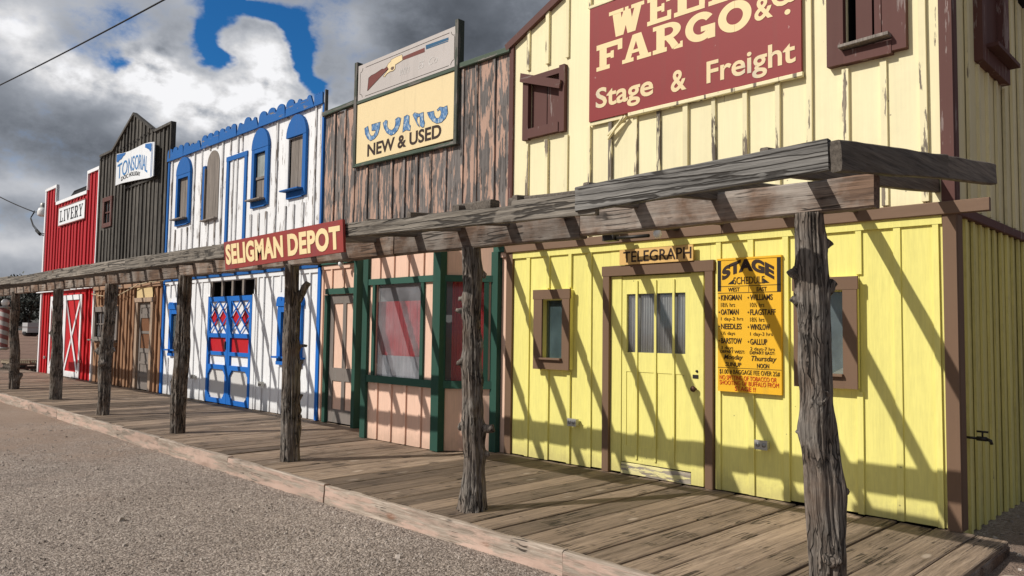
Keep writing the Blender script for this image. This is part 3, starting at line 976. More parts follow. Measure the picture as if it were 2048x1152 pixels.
# upper big window
g = MB()
g.box(-.885, -.745, -.07, -.003, 3.755, 5.05, .3); g.box(-.36, -.25, -.068, -.003, 3.77, 5.05, .6); g.box(-.744, -.361, -.068, -.003, 4.95, 5.05, .5); g.box(-.744, -.361, -.075, -.003, 3.75, 3.86, .9)
uw2 = g.build('upper_window_frame', m_maroon, B1)
g = MB(); g.rough((-.76, -.09, 3.885), (-.36, -.09, 3.895), .12, .03, 51, .006); g.build('sill', m_barewood, uw2)
g = MB(); g.box(-.665, -.535, .005, .03, 3.87, 4.95, .2); g.box(-.518, -.465, .009, .03, 3.87, 4.95, .5); g.box(-.455, -.361, .0, .03, 3.87, 4.95, .9); g.build('shutter', m_maroon, uw2)
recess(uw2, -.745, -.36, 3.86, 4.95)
outlet(B1, -3.71, .475); outlet(B1, -1.50, .48)

# ---------------------------------------------------------------- red freight sign
S = thing('freight_sign', 'large dark red freight sign with cream lettering on the pale yellow upper wall', 'sign', (-2.3, 0, 3.77))
SY = -.055
g = MB(); g.box(-3.52, -1.115, SY, -.026, 3.775, 5.045); g.build('sign_board', m_signred, S)
g = MB(); g.rough((-2.98, -.045, 3.752), (-1.10, -.045, 3.752), .05, .04, 61, .005); g.box(-3.53, -3.08, -.04, -.024, 3.735, 3.772, .2)
g.rough((-3.53, -.04, 5.065), (-1.10, -.04, 5.065), .05, .035, 62, .003)
g.build('sign_moulding', m_cream_bat, S)
g = MB(); g.beam((-3.26, -.05, 3.58), (-3.02, -.045, 3.75), .02, .04, .3, (0, -1, 0)); g.beam((-3.24, -.075, 3.53), (-3.05, -.06, 3.745), .012, .03, .7, (0, -1, 0)); g.build('splintered_strip', m_cream_bat, S)
L = MB()
cnt = [0]


def P(pts, x0, x1, z0, z1, mb=L):
    cnt[0] += 1
    mb.poly([(x0 + u * (x1 - x0), z0 + v * (z1 - z0)) for u, v in pts], SY - .001 - .0004 * (cnt[0] % 6), SY + .0005)


def rect(a, b, c, d): return [(a, c), (b, c), (b, d), (a, d)]


def arc(cu_, cv_, ru, rv, a0, a1, n=18):
    return [(cu_ + ru * math.cos(R(a0 + (a1 - a0) * k / n)), cv_ + rv * math.sin(R(a0 + (a1 - a0) * k / n))) for k in range(n + 1)]


Z0, Z1 = 4.315, 4.605
q = (-3.42, -3.07, Z0, Z1)
for s in (rect(.12, .40, .15, .84), rect(0, 1, .80, 1), rect(.83, 1, .60, .801), rect(.40, .64, .42, .58), rect(.56, .68, .36, .64), rect(0, .52, 0, .155)): P(s, *q)
q = (-3.07, -2.70, Z0, Z1)
for s in ([(.10, .14), (.30, .14), (.56, .98), (.36, .98)], [(.62, .14), (.90, .14), (.66, .985), (.42, .985)], rect(.25, .72, .30, .42), rect(0, .40, 0, .145), rect(.52, 1, 0, .145)): P(s, *q)
q = (-2.68, -2.325, Z0, Z1)
bowl = arc(.52, .70, .42, .30, 90, -90) + arc(.52, .70, .17, .14, -90, 90)
for s in (rect(.12, .40, .15, .99), rect(0, .53, .845, 1), rect(.40, .53, .405, .56), bowl, [(.45, .40), (.70, .42), (.86, .15), (.66, .02), (.58, .20)], rect(0, .48, 0, .155), rect(.70, 1, .0, .14), rect(.92, 1, .139, .22)): P(s, *q)
q = (-2.295, -1.955, Z0, Z1)
ring = arc(.5, .5, .5, .5, 38, 322, 30) + arc(.5, .5, .24, .26, 322, 38, 30)
for s in (ring, rect(.52, .98, .32, .50), rect(.74, .98, .02, .321)): P(s, *q)
q = (-1.93, -1.585, Z0 - .005, Z1 + .005)
P(arc(.5, .5, .5, .5, 90, 270, 24) + arc(.5, .5, .25, .26, 270, 90, 24), *q); P(arc(.5, .5, .5, .5, -90, 90, 24) + arc(.5, .5, .25, .26, 90, -90, 24), *q)
Z0, Z1 = 4.637, 4.93
q = (-3.25, -2.79, Z0, Z1)
for s in ([(.10, .9), (.34, .9), (.42, .0), (.20, .0)], [(.20, .0), (.42, .0), (.60, .88), (.42, .88)], [(.40, .88), (.62, .88), (.72, .0), (.54, .0)], [(.54, .0), (.76, .0), (.93, .9), (.74, .9)], rect(0, .42, .86, 1), rect(.46, .56, .86, 1), rect(.64, 1, .86, 1)): P(s, *q)
q = (-2.75, -2.46, Z0, Z1)
for s in (rect(.12, .42, .15, .85), rect(0, .96, .84, 1), rect(.8, .96, .66, .841), rect(0, 1, 0, .155), rect(.84, 1, .154, .34), rect(.42, .68, .42, .58), rect(.60, .72, .35, .65)): P(s, *q)
for q in ((-2.425, -2.075, Z0, Z1), (-2.035, -1.70, Z0, Z1)):
    for s in (rect(.12, .42, .15, .86), rect(0, .54, .85, 1), rect(0, 1, 0, .155), rect(.82, 1, .154, .42)): P(s, *q)
text(L, 'S', -1.67, -1.38, Z0 - .005, Z1 + .005, SY, .05)
text(L, '&', -1.555, -1.375, 4.345, 4.56, SY, .02)
text(L, 'C', -1.39, -1.22, 4.42, 4.66, SY, .02); text(L, 'o', -1.275, -1.135, 4.43, 4.60, SY - .001, .02)
P(arc(.5, .5, .5, .5, 0, 360, 16)[:-1], -1.265, -1.21, 4.325, 4.375)
L.build('lettering', m_lettercream, S)
L2 = MB()
text(L2, 'Stage', -3.425, -2.672, 3.835, 4.125, SY, .022); text(L2, '&', -2.46, -2.28, 3.872, 4.09, SY, .022); text(L2, 'Freight', -2.055, -1.165, 3.81, 4.092, SY, .018)
L2.build('lettering', m_lettermix, S)

# ---------------------------------------------------------------- telegraph sign
S = thing('telegraph_sign', 'small tan telegraph sign over the yellow office door', 'sign', (-2.65, -.05, 2.17))
g = MB(); g.box(-3.08, -2.20, -.07, -.052, 2.168, 2.325); g.build('sign_board', m_telesign, S)
g = MB(); text(g, 'TELEGRAPH', -3.03, -2.215, 2.19, 2.305, -.0705, .008, th=.003); g.build('lettering', m_letterdark, S)

# ---------------------------------------------------------------- stage schedule
S = thing('schedule_board', 'orange stage schedule board crowded with hand lettering beside the telegraph door', 'sign', (-1.63, -.03, .93))
SY = -.055
g = MB(); g.box(-1.94, -1.315, SY, -.026, .93, 2.15); g.box(-1.945, -1.31, SY - .006, -.024, 2.1502, 2.168); g.build('board', m_orange, S)
g = MB(); g.box(-1.94, -1.905, SY - .002, SY - .0005, 1.86, 2.149); g.box(-1.352, -1.3155, SY - .002, SY - .0005, 1.845, 2.149)
for z in (1.843, 1.905): g.box(-1.94, -1.316, SY - .002, SY - .0005, z - .0025, z + .0025)
g.box(-1.626, -1.622, SY - .002, SY - .0005, 1.846, 1.902); g.box(-1.94, -1.316, SY - .002, SY - .0005, 1.148, 1.152)
for sgn in (-1, 1):
    g.poly([(-1.628 + sgn * .145, 1.925), (-1.628 + sgn * .205, 1.925), (-1.628 + sgn * .145, 1.97)], SY - .003, SY - .0005)
g.build('border', m_letterblack, S)
g = MB()


def arch(u, t):
    x = -1.893 + u * .515
    k = 1 - (2 * u - 1) ** 2
    return x, 1.955 + .085 * k - .004 * u + t * (.118 + .0 * k)


text(g, 'STAGE', 0, 1, 0, 1, SY - .0005, .055, warp=arch, space=1.0)
text(g, 'SCHEDULE', -1.775, -1.47, 1.922, 1.988, SY - .0005, .0)
text(g, 'WEST', -1.83, -1.715, 1.856, 1.893, SY - .0005, .008); text(g, 'EAST', -1.545, -1.45, 1.852, 1.89, SY - .0005, .008)
zr = 1.775
for (a, b, c, d) in (('KINGMAN', '18½ hrs', 'WILLIAMS', '10½ hrs'), ('OATMAN', '1 day-2 hrs', 'FLAGSTAFF', '18½ hrs'), ('NEEDLES', '1½ days', 'WINSLOW', '1 day-3 hrs'), ('BARSTOW', '3 days', 'GALLUP', '2 days-7 hrs')):
    text(g, a, -1.905, -1.905 + .03 * len(a), zr, zr + .052, SY - .0005, .012); text(g, b, -1.905, -1.905 + .0205 * len(b), zr - .062, zr - .022, SY - .0005, -.01)
    text(g, c, -1.61, -1.61 + .027 * len(c), zr - .004, zr + .048, SY - .0005, .012); text(g, d, -1.61, -1.61 + .0195 * len(d), zr - .066, zr - .026, SY - .0005, -.01)
    text(g, '+', -1.932, -1.915, zr + .016, zr + .034, SY - .0005, .01); text(g, '+', -1.637, -1.62, zr + .012, zr + .03, SY - .0005, .01)
    zr -= .134
text(g, 'DEPART WEST:', -1.91, -1.665, 1.285, 1.312, SY - .0005, .004); text(g, 'DEPART EAST:', -1.615, -1.375, 1.282, 1.309, SY - .0005, .004)
text(g, 'Monday', -1.875, -1.685, 1.215, 1.272, SY - .0005, .004, shear=.25); text(g, 'Thursday', -1.60, -1.36, 1.208, 1.268, SY - .0005, .004, shear=.25)
text(g, 'SUNUP', -1.86, -1.70, 1.163, 1.202, SY - .0005, .008); text(g, 'NOON', -1.545, -1.43, 1.160, 1.200, SY - .0005, .008)
text(g, '$1.00 # BAGGAGE FEE OVER 25#', -1.92, -1.33, 1.088, 1.135, SY - .0005, -.006)
g.build('lettering', m_letterdark, S)
g = MB()
text(g, 'NO SPITTING OF TOBACCO OR', -1.92, -1.36, 1.040, 1.080, SY - .0005, -.004)
text(g, 'SHOOTING OF BUFFALO FROM', -1.92, -1.34, .993, 1.033, SY - .0005, -.004)
text(g, 'STAGE !!', -1.765, -1.56, .943, .983, SY - .0005, .006)
g.build('lettering', m_letterred, S)

# =================================================================== 2. pink store
B2 = thing('pink_store', 'pink store with peeling grey upper boards, dark green trim and a bay window', 'building', (-6.95, 0, 0))
pkx = [-8.8, -8.5, -8.21, -7.87, -7.57, -7.23, -6.94, -6.64, -6.34, -6.03, -5.69, -5.42, -5.09]
g = MB(); siding(g, [-9.10] + pkx + [-4.82], flat(4.92), 2.58, (), 71, jit=.008); g.build('upper_siding', m_pinkpeel, B2)
g = MB(); battens(g, pkx, flat(4.90), 2.6, [(-8.22, -5.72, 3.9, 5.0)], 72, w=.05); g.build('upper_batten', m_pinkpeel, B2)
g = MB(); g.rough((-9.13, -.02, 4.95), (-8.20, -.02, 4.965), .07, .075, 73, .006); g.rough((-5.76, -.02, 4.945), (-4.80, -.02, 4.93), .07, .075, 74, .006); g.build('top_cap', m_greengrey, B2)
hb = [(-8.79, -7.97, -.02, 2.0)]
g = MB(); siding(g, [-9.05, -8.76, -8.44, -8.13, -7.9], flat(2.47), .005, hb, 75); g2 = MB(); siding(g2, [-5.02, -4.90, -4.815], flat(2.47), .005, (), 76); g2.build('corner_siding', m_pink, B2)
g.build('lower_siding', m_pink, B2)
g = MB(); battens(g, [-9.02, -8.76, -8.44, -8.13], flat(2.40), .01, [(-8.9, -7.9, -.1, 2.11)], 77); g.box(-9.05, -7.965, -.026, -.003, 2.405, 2.468, .4); g.box(-5.1, -4.82, -.03, -.003, 2.36, 2.42, .2); g.build('lower_batten', m_pink, B2)
g = MB(); g.rough((-9.08, -.035, 2.525), (-7.97, -.035, 2.525), .05, .105, 78, .003); g.rough((-5.1, -.03, 2.475), (-4.82, -.03, 2.475), .05, .105, 79, .002)
g.build('ledger_board', m_greenx, B2)
g = MB(); g.box(-8.90, -7.965, -.045, -.003, 2.005, 2.095, .3); g.build('door_header', m_greenx, B2)
g = MB(); g.box(-8.885, -8.80, -.06, -.003, .006, 1.995, .3); g.box(-7.963, -7.88, -.13, .02, .006, 2.58, .6); g.build('door_post', m_green, B2)
# grey panelled door
g = MB()
DX0, DX1 = -8.795, -7.972
g.box(DX0, DX0 + .11, -.005, .03, .02, 1.99, .2); g.box(DX1 - .11, DX1, -.005, .03, .02, 1.99, .5); mid = (DX0 + DX1) / 2
g.box(DX0 + .1102, DX1 - .1102, -.0048, .03, 1.86, 1.99, .3); g.box(DX0 + .1102, DX1 - .1102, -.0048, .03, .66, .86, .7); g.box(DX0 + .1102, DX1 - .1102, -.0048, .03, .02, .22, .9)
g.box(mid - .045, mid + .045, -.0046, .03, .8602, 1.8598, .4); g.box(mid - .045, mid + .045, -.0046, .03, .2202, .6598, .1)
dr = g.build('door', m_greydoor, B2)
g = MB()
for a, b in ((DX0 + .11, mid - .045), (mid + .045, DX1 - .11)):
    g.box(a, b, .012, .028, .86, 1.86, .2); g.box(a, b, .012, .028, .22, .66, .6)
g.build('door_panel', m_pink, dr)
g = MB(); g.lathe((DX1 - .05, -.02, .80), [(.001, -.035), (.024, -.03), (.026, -.012), (.012, 0), (.012, .02)], 12, 'Y'); g.build('handle', m_darkmetal, dr)
# bay window, plan: (-7.50,0) (-7.03,-.53) (-5.46,-.53) (-4.98,-.02)
bay = MB()
YB = -.53
BT = 2.60


def obox(mb, a, b, t0, t1, z0, z1, rnd=0.):
    """box along plan segment a->b; t0,t1 offsets along the outward normal"""
    a = Vector((a[0], a[1], 0)); b = Vector((b[0], b[1], 0)); d = (b - a).normalized(); nrm = Vector((d.y, -d.x, 0))
    p = [a + nrm * t1, b + nrm * t1, b + nrm * t0, a + nrm * t0]
    mb.hexa([(q.x, q.y, z0) for q in p] + [(q.x, q.y, z1) for q in p], rnd)


def lerp(a, b, t): return (a[0] + (b[0] - a[0]) * t, a[1] + (b[1] - a[1]) * t)


segs = [((-7.50, 0), (-7.03, YB)), ((-7.03, YB), (-5.48, YB)), ((-5.48, YB), (-4.99, -.02))]
pinkm = MB(); grn = MB(); grx = MB()
for si, (a, b) in enumerate(segs):
    nb = 5 if si == 1 else 2
    for z0, z1 in ((.005, .755), (2.10, BT)):
        for k in range(nb): obox(pinkm, lerp(a, b, k / nb + .002), lerp(a, b, (k + 1) / nb - .002), -.03, random.Random(si * 9 + k).uniform(-.003, .003), z0, z1, (k * .37 + si * .2) % 1)
        for k in range(1, nb):
            t = k / nb; dlt = .024 / math.dist(a, b)
            obox(pinkm, lerp(a, b, t - dlt), lerp(a, b, t + dlt), .001, .022, z0 + .01, z1, .5)
    obox(grx, lerp(a, b, .0), lerp(a, b, 1.), .001, .034, .755, .85, .3 + si * .1); obox(grx, lerp(a, b, .0), lerp(a, b, 1.), .001, .034, 2.06, 2.14, .5 + si * .1)
    # boards either side of the glass
    w0, w1 = ((.10, .85), (.15, .80), (.12, .80))[si]
    for (p0, p1) in ((.0, w0), (w1, 1.0)): obox(pinkm, lerp(a, b, p0), lerp(a, b, p1), -.03, .0, .75, 2.10, .3)
    fl = .07 / math.dist(a, b)
    for (p0, p1) in ((w0 - fl * .7, w0 + fl * .15), (w1 - fl * .15, w1 + fl * .7)): obox(grn, lerp(a, b, p0), lerp(a, b, p1), .0015, .030, .8502, 2.0598, .8)
for (p, w_) in (((-7.03, YB), .085), ((-5.475, YB), .13)):
    grn.box(p[0] - (.03 if p[0] < -6 else w_ * .55), p[0] + (w_ if p[0] < -6 else w_ * .55), YB - .042, YB + .06, .004, BT, .4)
grn.box(-5.03, -4.915, -.075, .0, .004, 2.43, .7)
bo = pinkm.build('bay_window', m_pink, B2)
grn.build('bay_post', m_green, bo); grx.build('bay_rail', m_greenx, bo)
for si, (a, b) in enumerate(segs):
    w0, w1 = ((.10, .85), (.15, .80), (.12, .80))[si]
    g = MB(); pa, pb = lerp(a, b, w0), lerp(a, b, w1); dd_ = Vector((pb[0] - pa[0], pb[1] - pa[1], 0)).normalized(); nn_ = Vector((dd_.y, -dd_.x, 0)) * -.02
    g.face([(pa[0] + nn_.x, pa[1] + nn_.y, .85), (pb[0] + nn_.x, pb[1] + nn_.y, .85), (pb[0] + nn_.x, pb[1] + nn_.y, 2.06), (pa[0] + nn_.x, pa[1] + nn_.y, 2.06)]); g.build('pane', m_glassb if si < 2 else glassmat('clear_glass', .12, (.4, .3, .3)), bo)
g = MB()
a, b = (-6.95, YB + .10), (-5.6, YB + .10)


def drape(g, pts, z0, z1, amp, n, rnd=0):
    i = len(g.v)
    for k in range(n + 1):
        t = k / n * (len(pts) - 1); j = min(int(t), len(pts) - 2); p = lerp(pts[j], pts[j + 1], t - j)
        dy_ = amp * math.sin(k * 1.9) + amp * .6 * math.sin(k * .7)
        g.v.append((p[0], p[1] + dy_, z0)); g.v.append((p[0], p[1] + dy_ * .6, z1))
    for k in range(n):
        g.f.append((i + 2 * k, i + 2 * k + 2, i + 2 * k + 3, i + 2 * k + 1)); g.r.append(rnd); g.sm.append(True)


drape(g, [(-6.92, YB + .11), (-5.66, YB + .11)], 1.0, 1.84, .014, 90)
drape(g, [(-5.42, YB + .17), (-5.05, -.02)], .80, 2.08, .012, 40); g.build('curtain', m_redcurt, bo)
g = MB(); g.box(-7.3, -5.2, -.10, -.08, .0, 2.55); g.box(-6.95, -5.55, YB + .04, -.101, .80, .83); g.build('display_shelf', plain('display_backing', (.20, .19, .20), .8), bo)
g = MB(); drape(g, [(-6.85, YB + .08), (-5.75, YB + .08)], .84, 1.12, .012, 46); g.build('reflection_band', plain('reflection_band', (.36, .35, .40), .9, var=.3, scale=4), bo)  # grey drape added to stand for the pale reflections low in the glass
g = MB(); g.box(-9.05, -4.85, .33, 7, -.2, 4.6); g.build('building_body', m_room, B2)
g = MB(); g.box(-9.1, -4.8, .1, 7.1, 4.601, 4.68); g.build('roof', m_roof, B2)
g = MB(); g.box(-7.9, -7.5, .0, .03, 0, 2.6); g.build('inner_wall', m_pink, B2)

# signs of the pink store
S = thing('rifle_sign', 'pale grey sign with a painted lever rifle standing above the pink store roofline', 'sign', (-7, 0, 4.95))
SY = -.06
g = MB(); g.box(-8.10, -5.80, -.055, -.02, 4.955, 5.50); g.build('sign_board', m_signgrey, S)
g = MB()
e = -.0556
for (x0, x1, z0, z1) in ((-7.90, -5.94, 4.990, 4.996), (-7.90, -5.94, 5.437, 5.443), (-8.045, -8.038, 5.06, 5.37), (-5.835, -5.828, 5.06, 5.37)):
    g.box(x0, x1, e - .002, e, z0, z1)
for cx_, cz_, a0 in ((-8.045, 4.99, 0), (-5.83, 4.99, 90), (-5.83, 5.443, 180), (-8.045, 5.443, 270)):
    g.tube([(cx_ + .07 * math.cos(R(a0 + k * 9)), e - .001, cz_ + .06 * math.sin(R(a0 + k * 9))) for k in range(11)], .0035, 4)
g.build('border', m_letterdark, S)
stock = [(-7.838, 5.062), (-7.814, 5.253), (-7.751, 5.276), (-7.641, 5.283), (-7.472, 5.312), (-7.418, 5.299), (-7.336, 5.32), (-7.316, 5.275), (-7.498, 5.203)]
receiver = [(-7.351, 5.319), (-7.307, 5.359), (-7.255, 5.369), (-7.249, 5.394), (-7.116, 5.406), (-6.985, 5.405), (-6.968, 5.32), (-7.083, 5.304), (-7.141, 5.296), (-7.146, 5.234), (-7.197, 5.215), (-7.272, 5.223), (-7.346, 5.209), (-7.398, 5.176), (-7.437, 5.189), (-7.304, 5.272)]
guard = [(-7.258, 5.261), (-7.23, 5.286), (-7.17, 5.276), (-7.176, 5.241), (-7.22, 5.229)]
forend = [(-6.97, 5.37), (-6.469, 5.374), (-6.464, 5.312), (-6.96, 5.319)]
barrel = [(-6.443, 5.401), (-5.959, 5.383), (-5.955, 5.349), (-6.439, 5.361)]
tube_ = [(-6.438, 5.357), (-5.963, 5.341), (-5.961, 5.329), (-6.435, 5.341)]
m_stock = plain('painted_stock_brown', (.165, .045, .036), .6, var=.15)
g = MB(); g.poly(stock, e - .002, e); g.poly(forend, e - .0022, e); g.build('painted_rifle', m_stock, S)
g = MB(); g.poly(receiver, e - .003, e); g.build('painted_rifle', m_signcream, S)
g = MB(); g.poly(barrel, e - .002, e); g.poly(tube_, e - .0024, e); g.build('painted_rifle', plain('painted_steel_blue', (.02, .10, .20), .5), S)
g = MB()
for pl in (receiver, stock): g.tube([(x, e - .003, z) for x, z in pl] + [(pl[0][0], e - .003, pl[0][1])], .003, 4)
g.poly(guard, e - .0036, e - .0031); g.build('painted_outline', plain('outline_brown', (.14, .085, .06), .6), S)
g = MB()
for s_, a_, b_ in (('WIN', -7.03, -6.80), ('ES', -6.60, -6.47), ('Co', -6.37, -6.18)): text(g, s_, a_, b_, 5.10, 5.20, e, -.012, th=.002, shear=.3)
g.build('faded_script', signmat('faded_white', (.62, .60, .58), .52, (.50, .455, .43), .1), S)
g = MB(); g.box(-8.175, -8.105, -.075, .03, 3.955, 5.565, .3); g.box(-5.795, -5.735, -.08, .03, 3.90, 5.57, .6); g.build('sign_post', m_greengreyz, S)
g = MB(); g.rough((-8.10, -.045, 4.925), (-5.80, -.045, 4.915), .05, .05, 81, .005); g.build('rail', m_greengrey, S)
S = thing('horseshoe_sign', 'cream NEW & USED sign with blue broken letters on peeling pink wall', 'sign', (-7, 0, 3.95))
g = MB(); g.box(-8.10, -5.80, -.055, -.026, 3.985, 4.895); g.build('sign_board', m_signcream, S)
g = MB(); g.rough((-8.17, -.045, 3.955), (-5.80, -.045, 3.925), .055, .055, 82, .005); g.build('rail', m_greengrey, S)
G = [[(-7.889, 4.495), (-7.8, 4.514), (-7.784, 4.464), (-7.761, 4.396), (-7.712, 4.348), (-7.644, 4.344), (-7.606, 4.385), (-7.594, 4.414), (-7.695, 4.424), (-7.703, 4.52), (-7.479, 4.518), (-7.495, 4.427), (-7.538, 4.341), (-7.615, 4.292), (-7.722, 4.275), (-7.806, 4.325), (-7.864, 4.398)],
     [(-7.413, 4.49), (-7.349, 4.52), (-7.303, 4.504), (-7.307, 4.424), (-7.266, 4.37), (-7.189, 4.341), (-7.127, 4.368), (-7.104, 4.425), (-7.112, 4.487), (-7.044, 4.505), (-6.976, 4.48), (-6.997, 4.39), (-7.05, 4.316), (-7.123, 4.276), (-7.211, 4.269), (-7.315, 4.325), (-7.383, 4.407)],
     [(-6.902, 4.485), (-6.83, 4.497), (-6.781, 4.473), (-6.783, 4.358), (-6.748, 4.329), (-6.755, 4.256), (-6.852, 4.285), (-6.931, 4.265), (-6.921, 4.331)],
     [(-6.703, 4.473), (-6.663, 4.498), (-6.562, 4.46), (-6.463, 4.466), (-6.454, 4.362), (-6.429, 4.307), (-6.445, 4.251), (-6.485, 4.255), (-6.538, 4.29), (-6.535, 4.356), (-6.543, 4.423), (-6.595, 4.419), (-6.605, 4.369), (-6.543, 4.269), (-6.591, 4.308)],
     [(-6.382, 4.443), (-6.236, 4.436), (-6.223, 4.376), (-6.182, 4.325), (-6.127, 4.315), (-6.089, 4.35), (-6.08, 4.391), (-6.108, 4.432), (-6.152, 4.416), (-6.169, 4.437), (-6.109, 4.468), (-6.032, 4.445), (-5.957, 4.455), (-5.938, 4.349), (-5.985, 4.287), (-6.07, 4.247), (-6.169, 4.251), (-6.259, 4.297), (-6.329, 4.36)]]
g = MB()
for pl in G: g.poly(pl, e - .003, e)
g.build('broken_lettering', m_signblue, S)
g = MB()
for pl in G: g.tube([(x, e - .003, z) for x, z in pl] + [(pl[0][0], e - .003, pl[0][1])], .0035, 4)
g.build('letter_outline', plain('outline_blue', (.03, .07, .16), .6), S)
g = MB(); text(g, 'NEW & USED', -7.80, -6.07, 4.045, 4.235, e, .026, th=.003); g.build('lettering', m_letterdark, S)

# =================================================================== 3. white and blue hotel
B3 = thing('white_hotel', 'white weathered false front with bright blue trim and four arched upper windows', 'building', (-12.4, 0, 0))
bux = [-15.45, -15.16, -14.83, -14.52, -14.24, -13.89, -13.49, -13.17, -12.89, -12.55, -12.24, -12.05, -11.6, -11.31, -11.02, -10.69, -10.32, -10.04, -9.73, -9.38, -9.18]
wins = [(-15.12, -14.38, 3.68, 5.11, 0), (-13.72, -13.05, 3.66, 5.05, 1), (-11.58, -10.95, 3.70, 5.11, 2), (-10.29, -9.63, 3.72, 5.11, 3)]
hl = [(-15.10, -14.50, 3.78, 4.72), (-13.62, -13.06, 3.66, 4.72), (-11.58, -11.07, 3.78, 4.72), (-10.30, -9.77, 3.74, 4.74)]
g = MB(); siding(g, [-15.62] + bux + [-9.15], flat(5.17), 2.55, hl, 91); g.build('upper_siding', m_white, B3)
block = [(-15.28, -14.34, 3.58, 5.12), (-13.86, -12.98, 3.6, 5.06), (-12.74, -11.80, 2.6, 4.82), (-11.72, -10.92, 3.56, 5.12), (-10.40, -9.60, 3.58, 5.12)]
g = MB(); battens(g, bux, flat(5.16), 2.58, block, 92); battens(g, [-12.42, -12.24], flat(4.75), 2.58, (), 93); g.build('upper_batten', wood('white_batten_worn', (.66, .65, .65), .38, wood_=((.13, .11, .10), (.34, .30, .27)), pscale=1.5), B3)
# scalloped blue crest, nailed on in pieces
g = MB(); rg = random.Random(17)
x = -15.66
while x < -9.2:
    Lp = rg.uniform(.75, 1.0); x1 = min(x + Lp, -9.12)
    pts = [(x, 5.14), (x1, 5.14)]
    zt = 5.30 + rg.uniform(-.02, .02)
    n = 3
    worn = rg.random() < .35
    scl = []
    wd = (x1 - x) / n
    for k in range(n):
        cxk = x1 - wd * (k + .5)
        rr = wd * .44 * (.45 if (worn and rg.random() < .7) else 1)
        for j in range(9): scl.append((cxk + rr * math.cos(R(j * 22.5)), zt + rr * .75 * math.sin(R(j * 22.5))))
    dy_ = rg.uniform(-.006, .006)
    g.poly(pts + scl, -.055 + dy_, -.027 + dy_, rg.random())
    x = x1 + .006
g.build('scalloped_crest', m_bluex, B3)
g = MB(); g.box(-15.66, -15.58, -.03, .02, 2.55, 5.13, .2); g.box(-9.155, -9.10, -.035, .02, 2.55, 5.135, .7); g.build('corner_board', m_blue, B3)
g = MB(); g.box(-9.09, -9.065, -.035, .015, 4.9, 5.36, .7); g.build('end_plank', m_greywood, B3)
# arched upper windows
def arch_pts(x0, x1, z0, z1):
    c = (x0 + x1) / 2; r = (x1 - x0) / 2
    return [(x0, z0), (x1, z0)] + [(c + r * math.cos(R(180 * k / 14)), z0 + (z1 - z0) * math.sin(R(180 * k / 14)) * .98 + .01) for k in range(15)]


for (x0, x1, zb, zt, k) in wins:
    if k == 1:
        g = MB(); g.poly([(-13.62, 3.62), (-13.05, 3.62), (-13.05, 4.75)] + [(-13.335 + .285 * math.cos(R(180 * q_ / 12)), 4.75 + .29 * math.sin(R(180 * q_ / 12))) for q_ in range(1, 12)] + [(-13.62, 4.75)], -.012, .0, .4)
        bx = g.build('boarded_window', m_barewood, B3)
        g = MB(); g.box(-13.75, -13.63, -.045, -.003, 3.64, 4.76, .4); g.build('window_frame', m_blue, bx)
        g = MB(); g.box(-13.645, -13.62, -.05, -.003, 3.64, 4.7, .2); g.rough((-13.70, -.05, 3.62), (-13.05, -.045, 3.64), .09, .03, 95, .006); g.build('sill', m_barewood, bx)
        continue
    fw = .105
    g = MB()
    g.poly(arch_pts(x0 - .005, x1 + .005, 4.745, zt), -.055, -.003, .3)
    bx = g.build('arched_window', m_blue, B3)
    g = MB()
    if k != 3:
        g.box(x0, x0 + fw, -.05, -.003, zb - .04, 4.745, .4); g.box(x0 + fw + .0005, x1 - fw - .0005, -.048, -.003, 4.67, 4.745, .6)
    g.box(x1 - fw, x1, -.05, -.003, zb - .02, 4.745, .8); g.box(x0 + (fw + .001 if k != 3 else .03), x1 - fw - .001, -.045, -.003, zb - .04, zb + .07, .2)
    g.build('window_frame', m_blue, bx)
    g = MB(); g.rough((x0 - .0, -.09, zb + .09), (x1 - fw * .5, -.09, zb + .09), .14, .026, 96 + k, .004); g.build('sill', m_barewood if k in (0, 2) else m_bluex, bx)
    g = MB(); c = (x0 + x1) / 2
    zz = 4.20 if k == 2 else 4.74
    for q_ in range(2): g.box(x0 + .08 + q_ * (x1 - x0 - .16) / 2, x0 + .08 + (q_ + 1) * (x1 - x0 - .16) / 2 - .006, .012 + q_ * .003, .03, zb + .1, zz, .3 + q_ * .3)
    g.build('boarding', m_barewood, bx)
    if k == 2:
        pane(x0 + fw, x1 - fw, 4.22, 4.66, .012, bx, glassmat('pale_glass', .75, (.40, .43, .40)))
        g = MB(); g.box(x0 + fw, x1 - fw, -.01, .03, 4.18, 4.225, .5); g.build('meeting_rail', m_barewood, bx)
        recess(bx, x0 + fw, x1 - fw, 3.8, 4.66)
# blue dummy doorway upstairs
g = MB(); g.box(-12.68, -12.58, -.028, -.003, 2.6, 4.70, .2); g.box(-11.92, -11.82, -.028, -.003, 2.6, 4.70, .6); g.box(-12.69, -11.81, -.031, -.003, 4.70, 4.79, .9); g.build('painted_doorway', m_blue, B3)
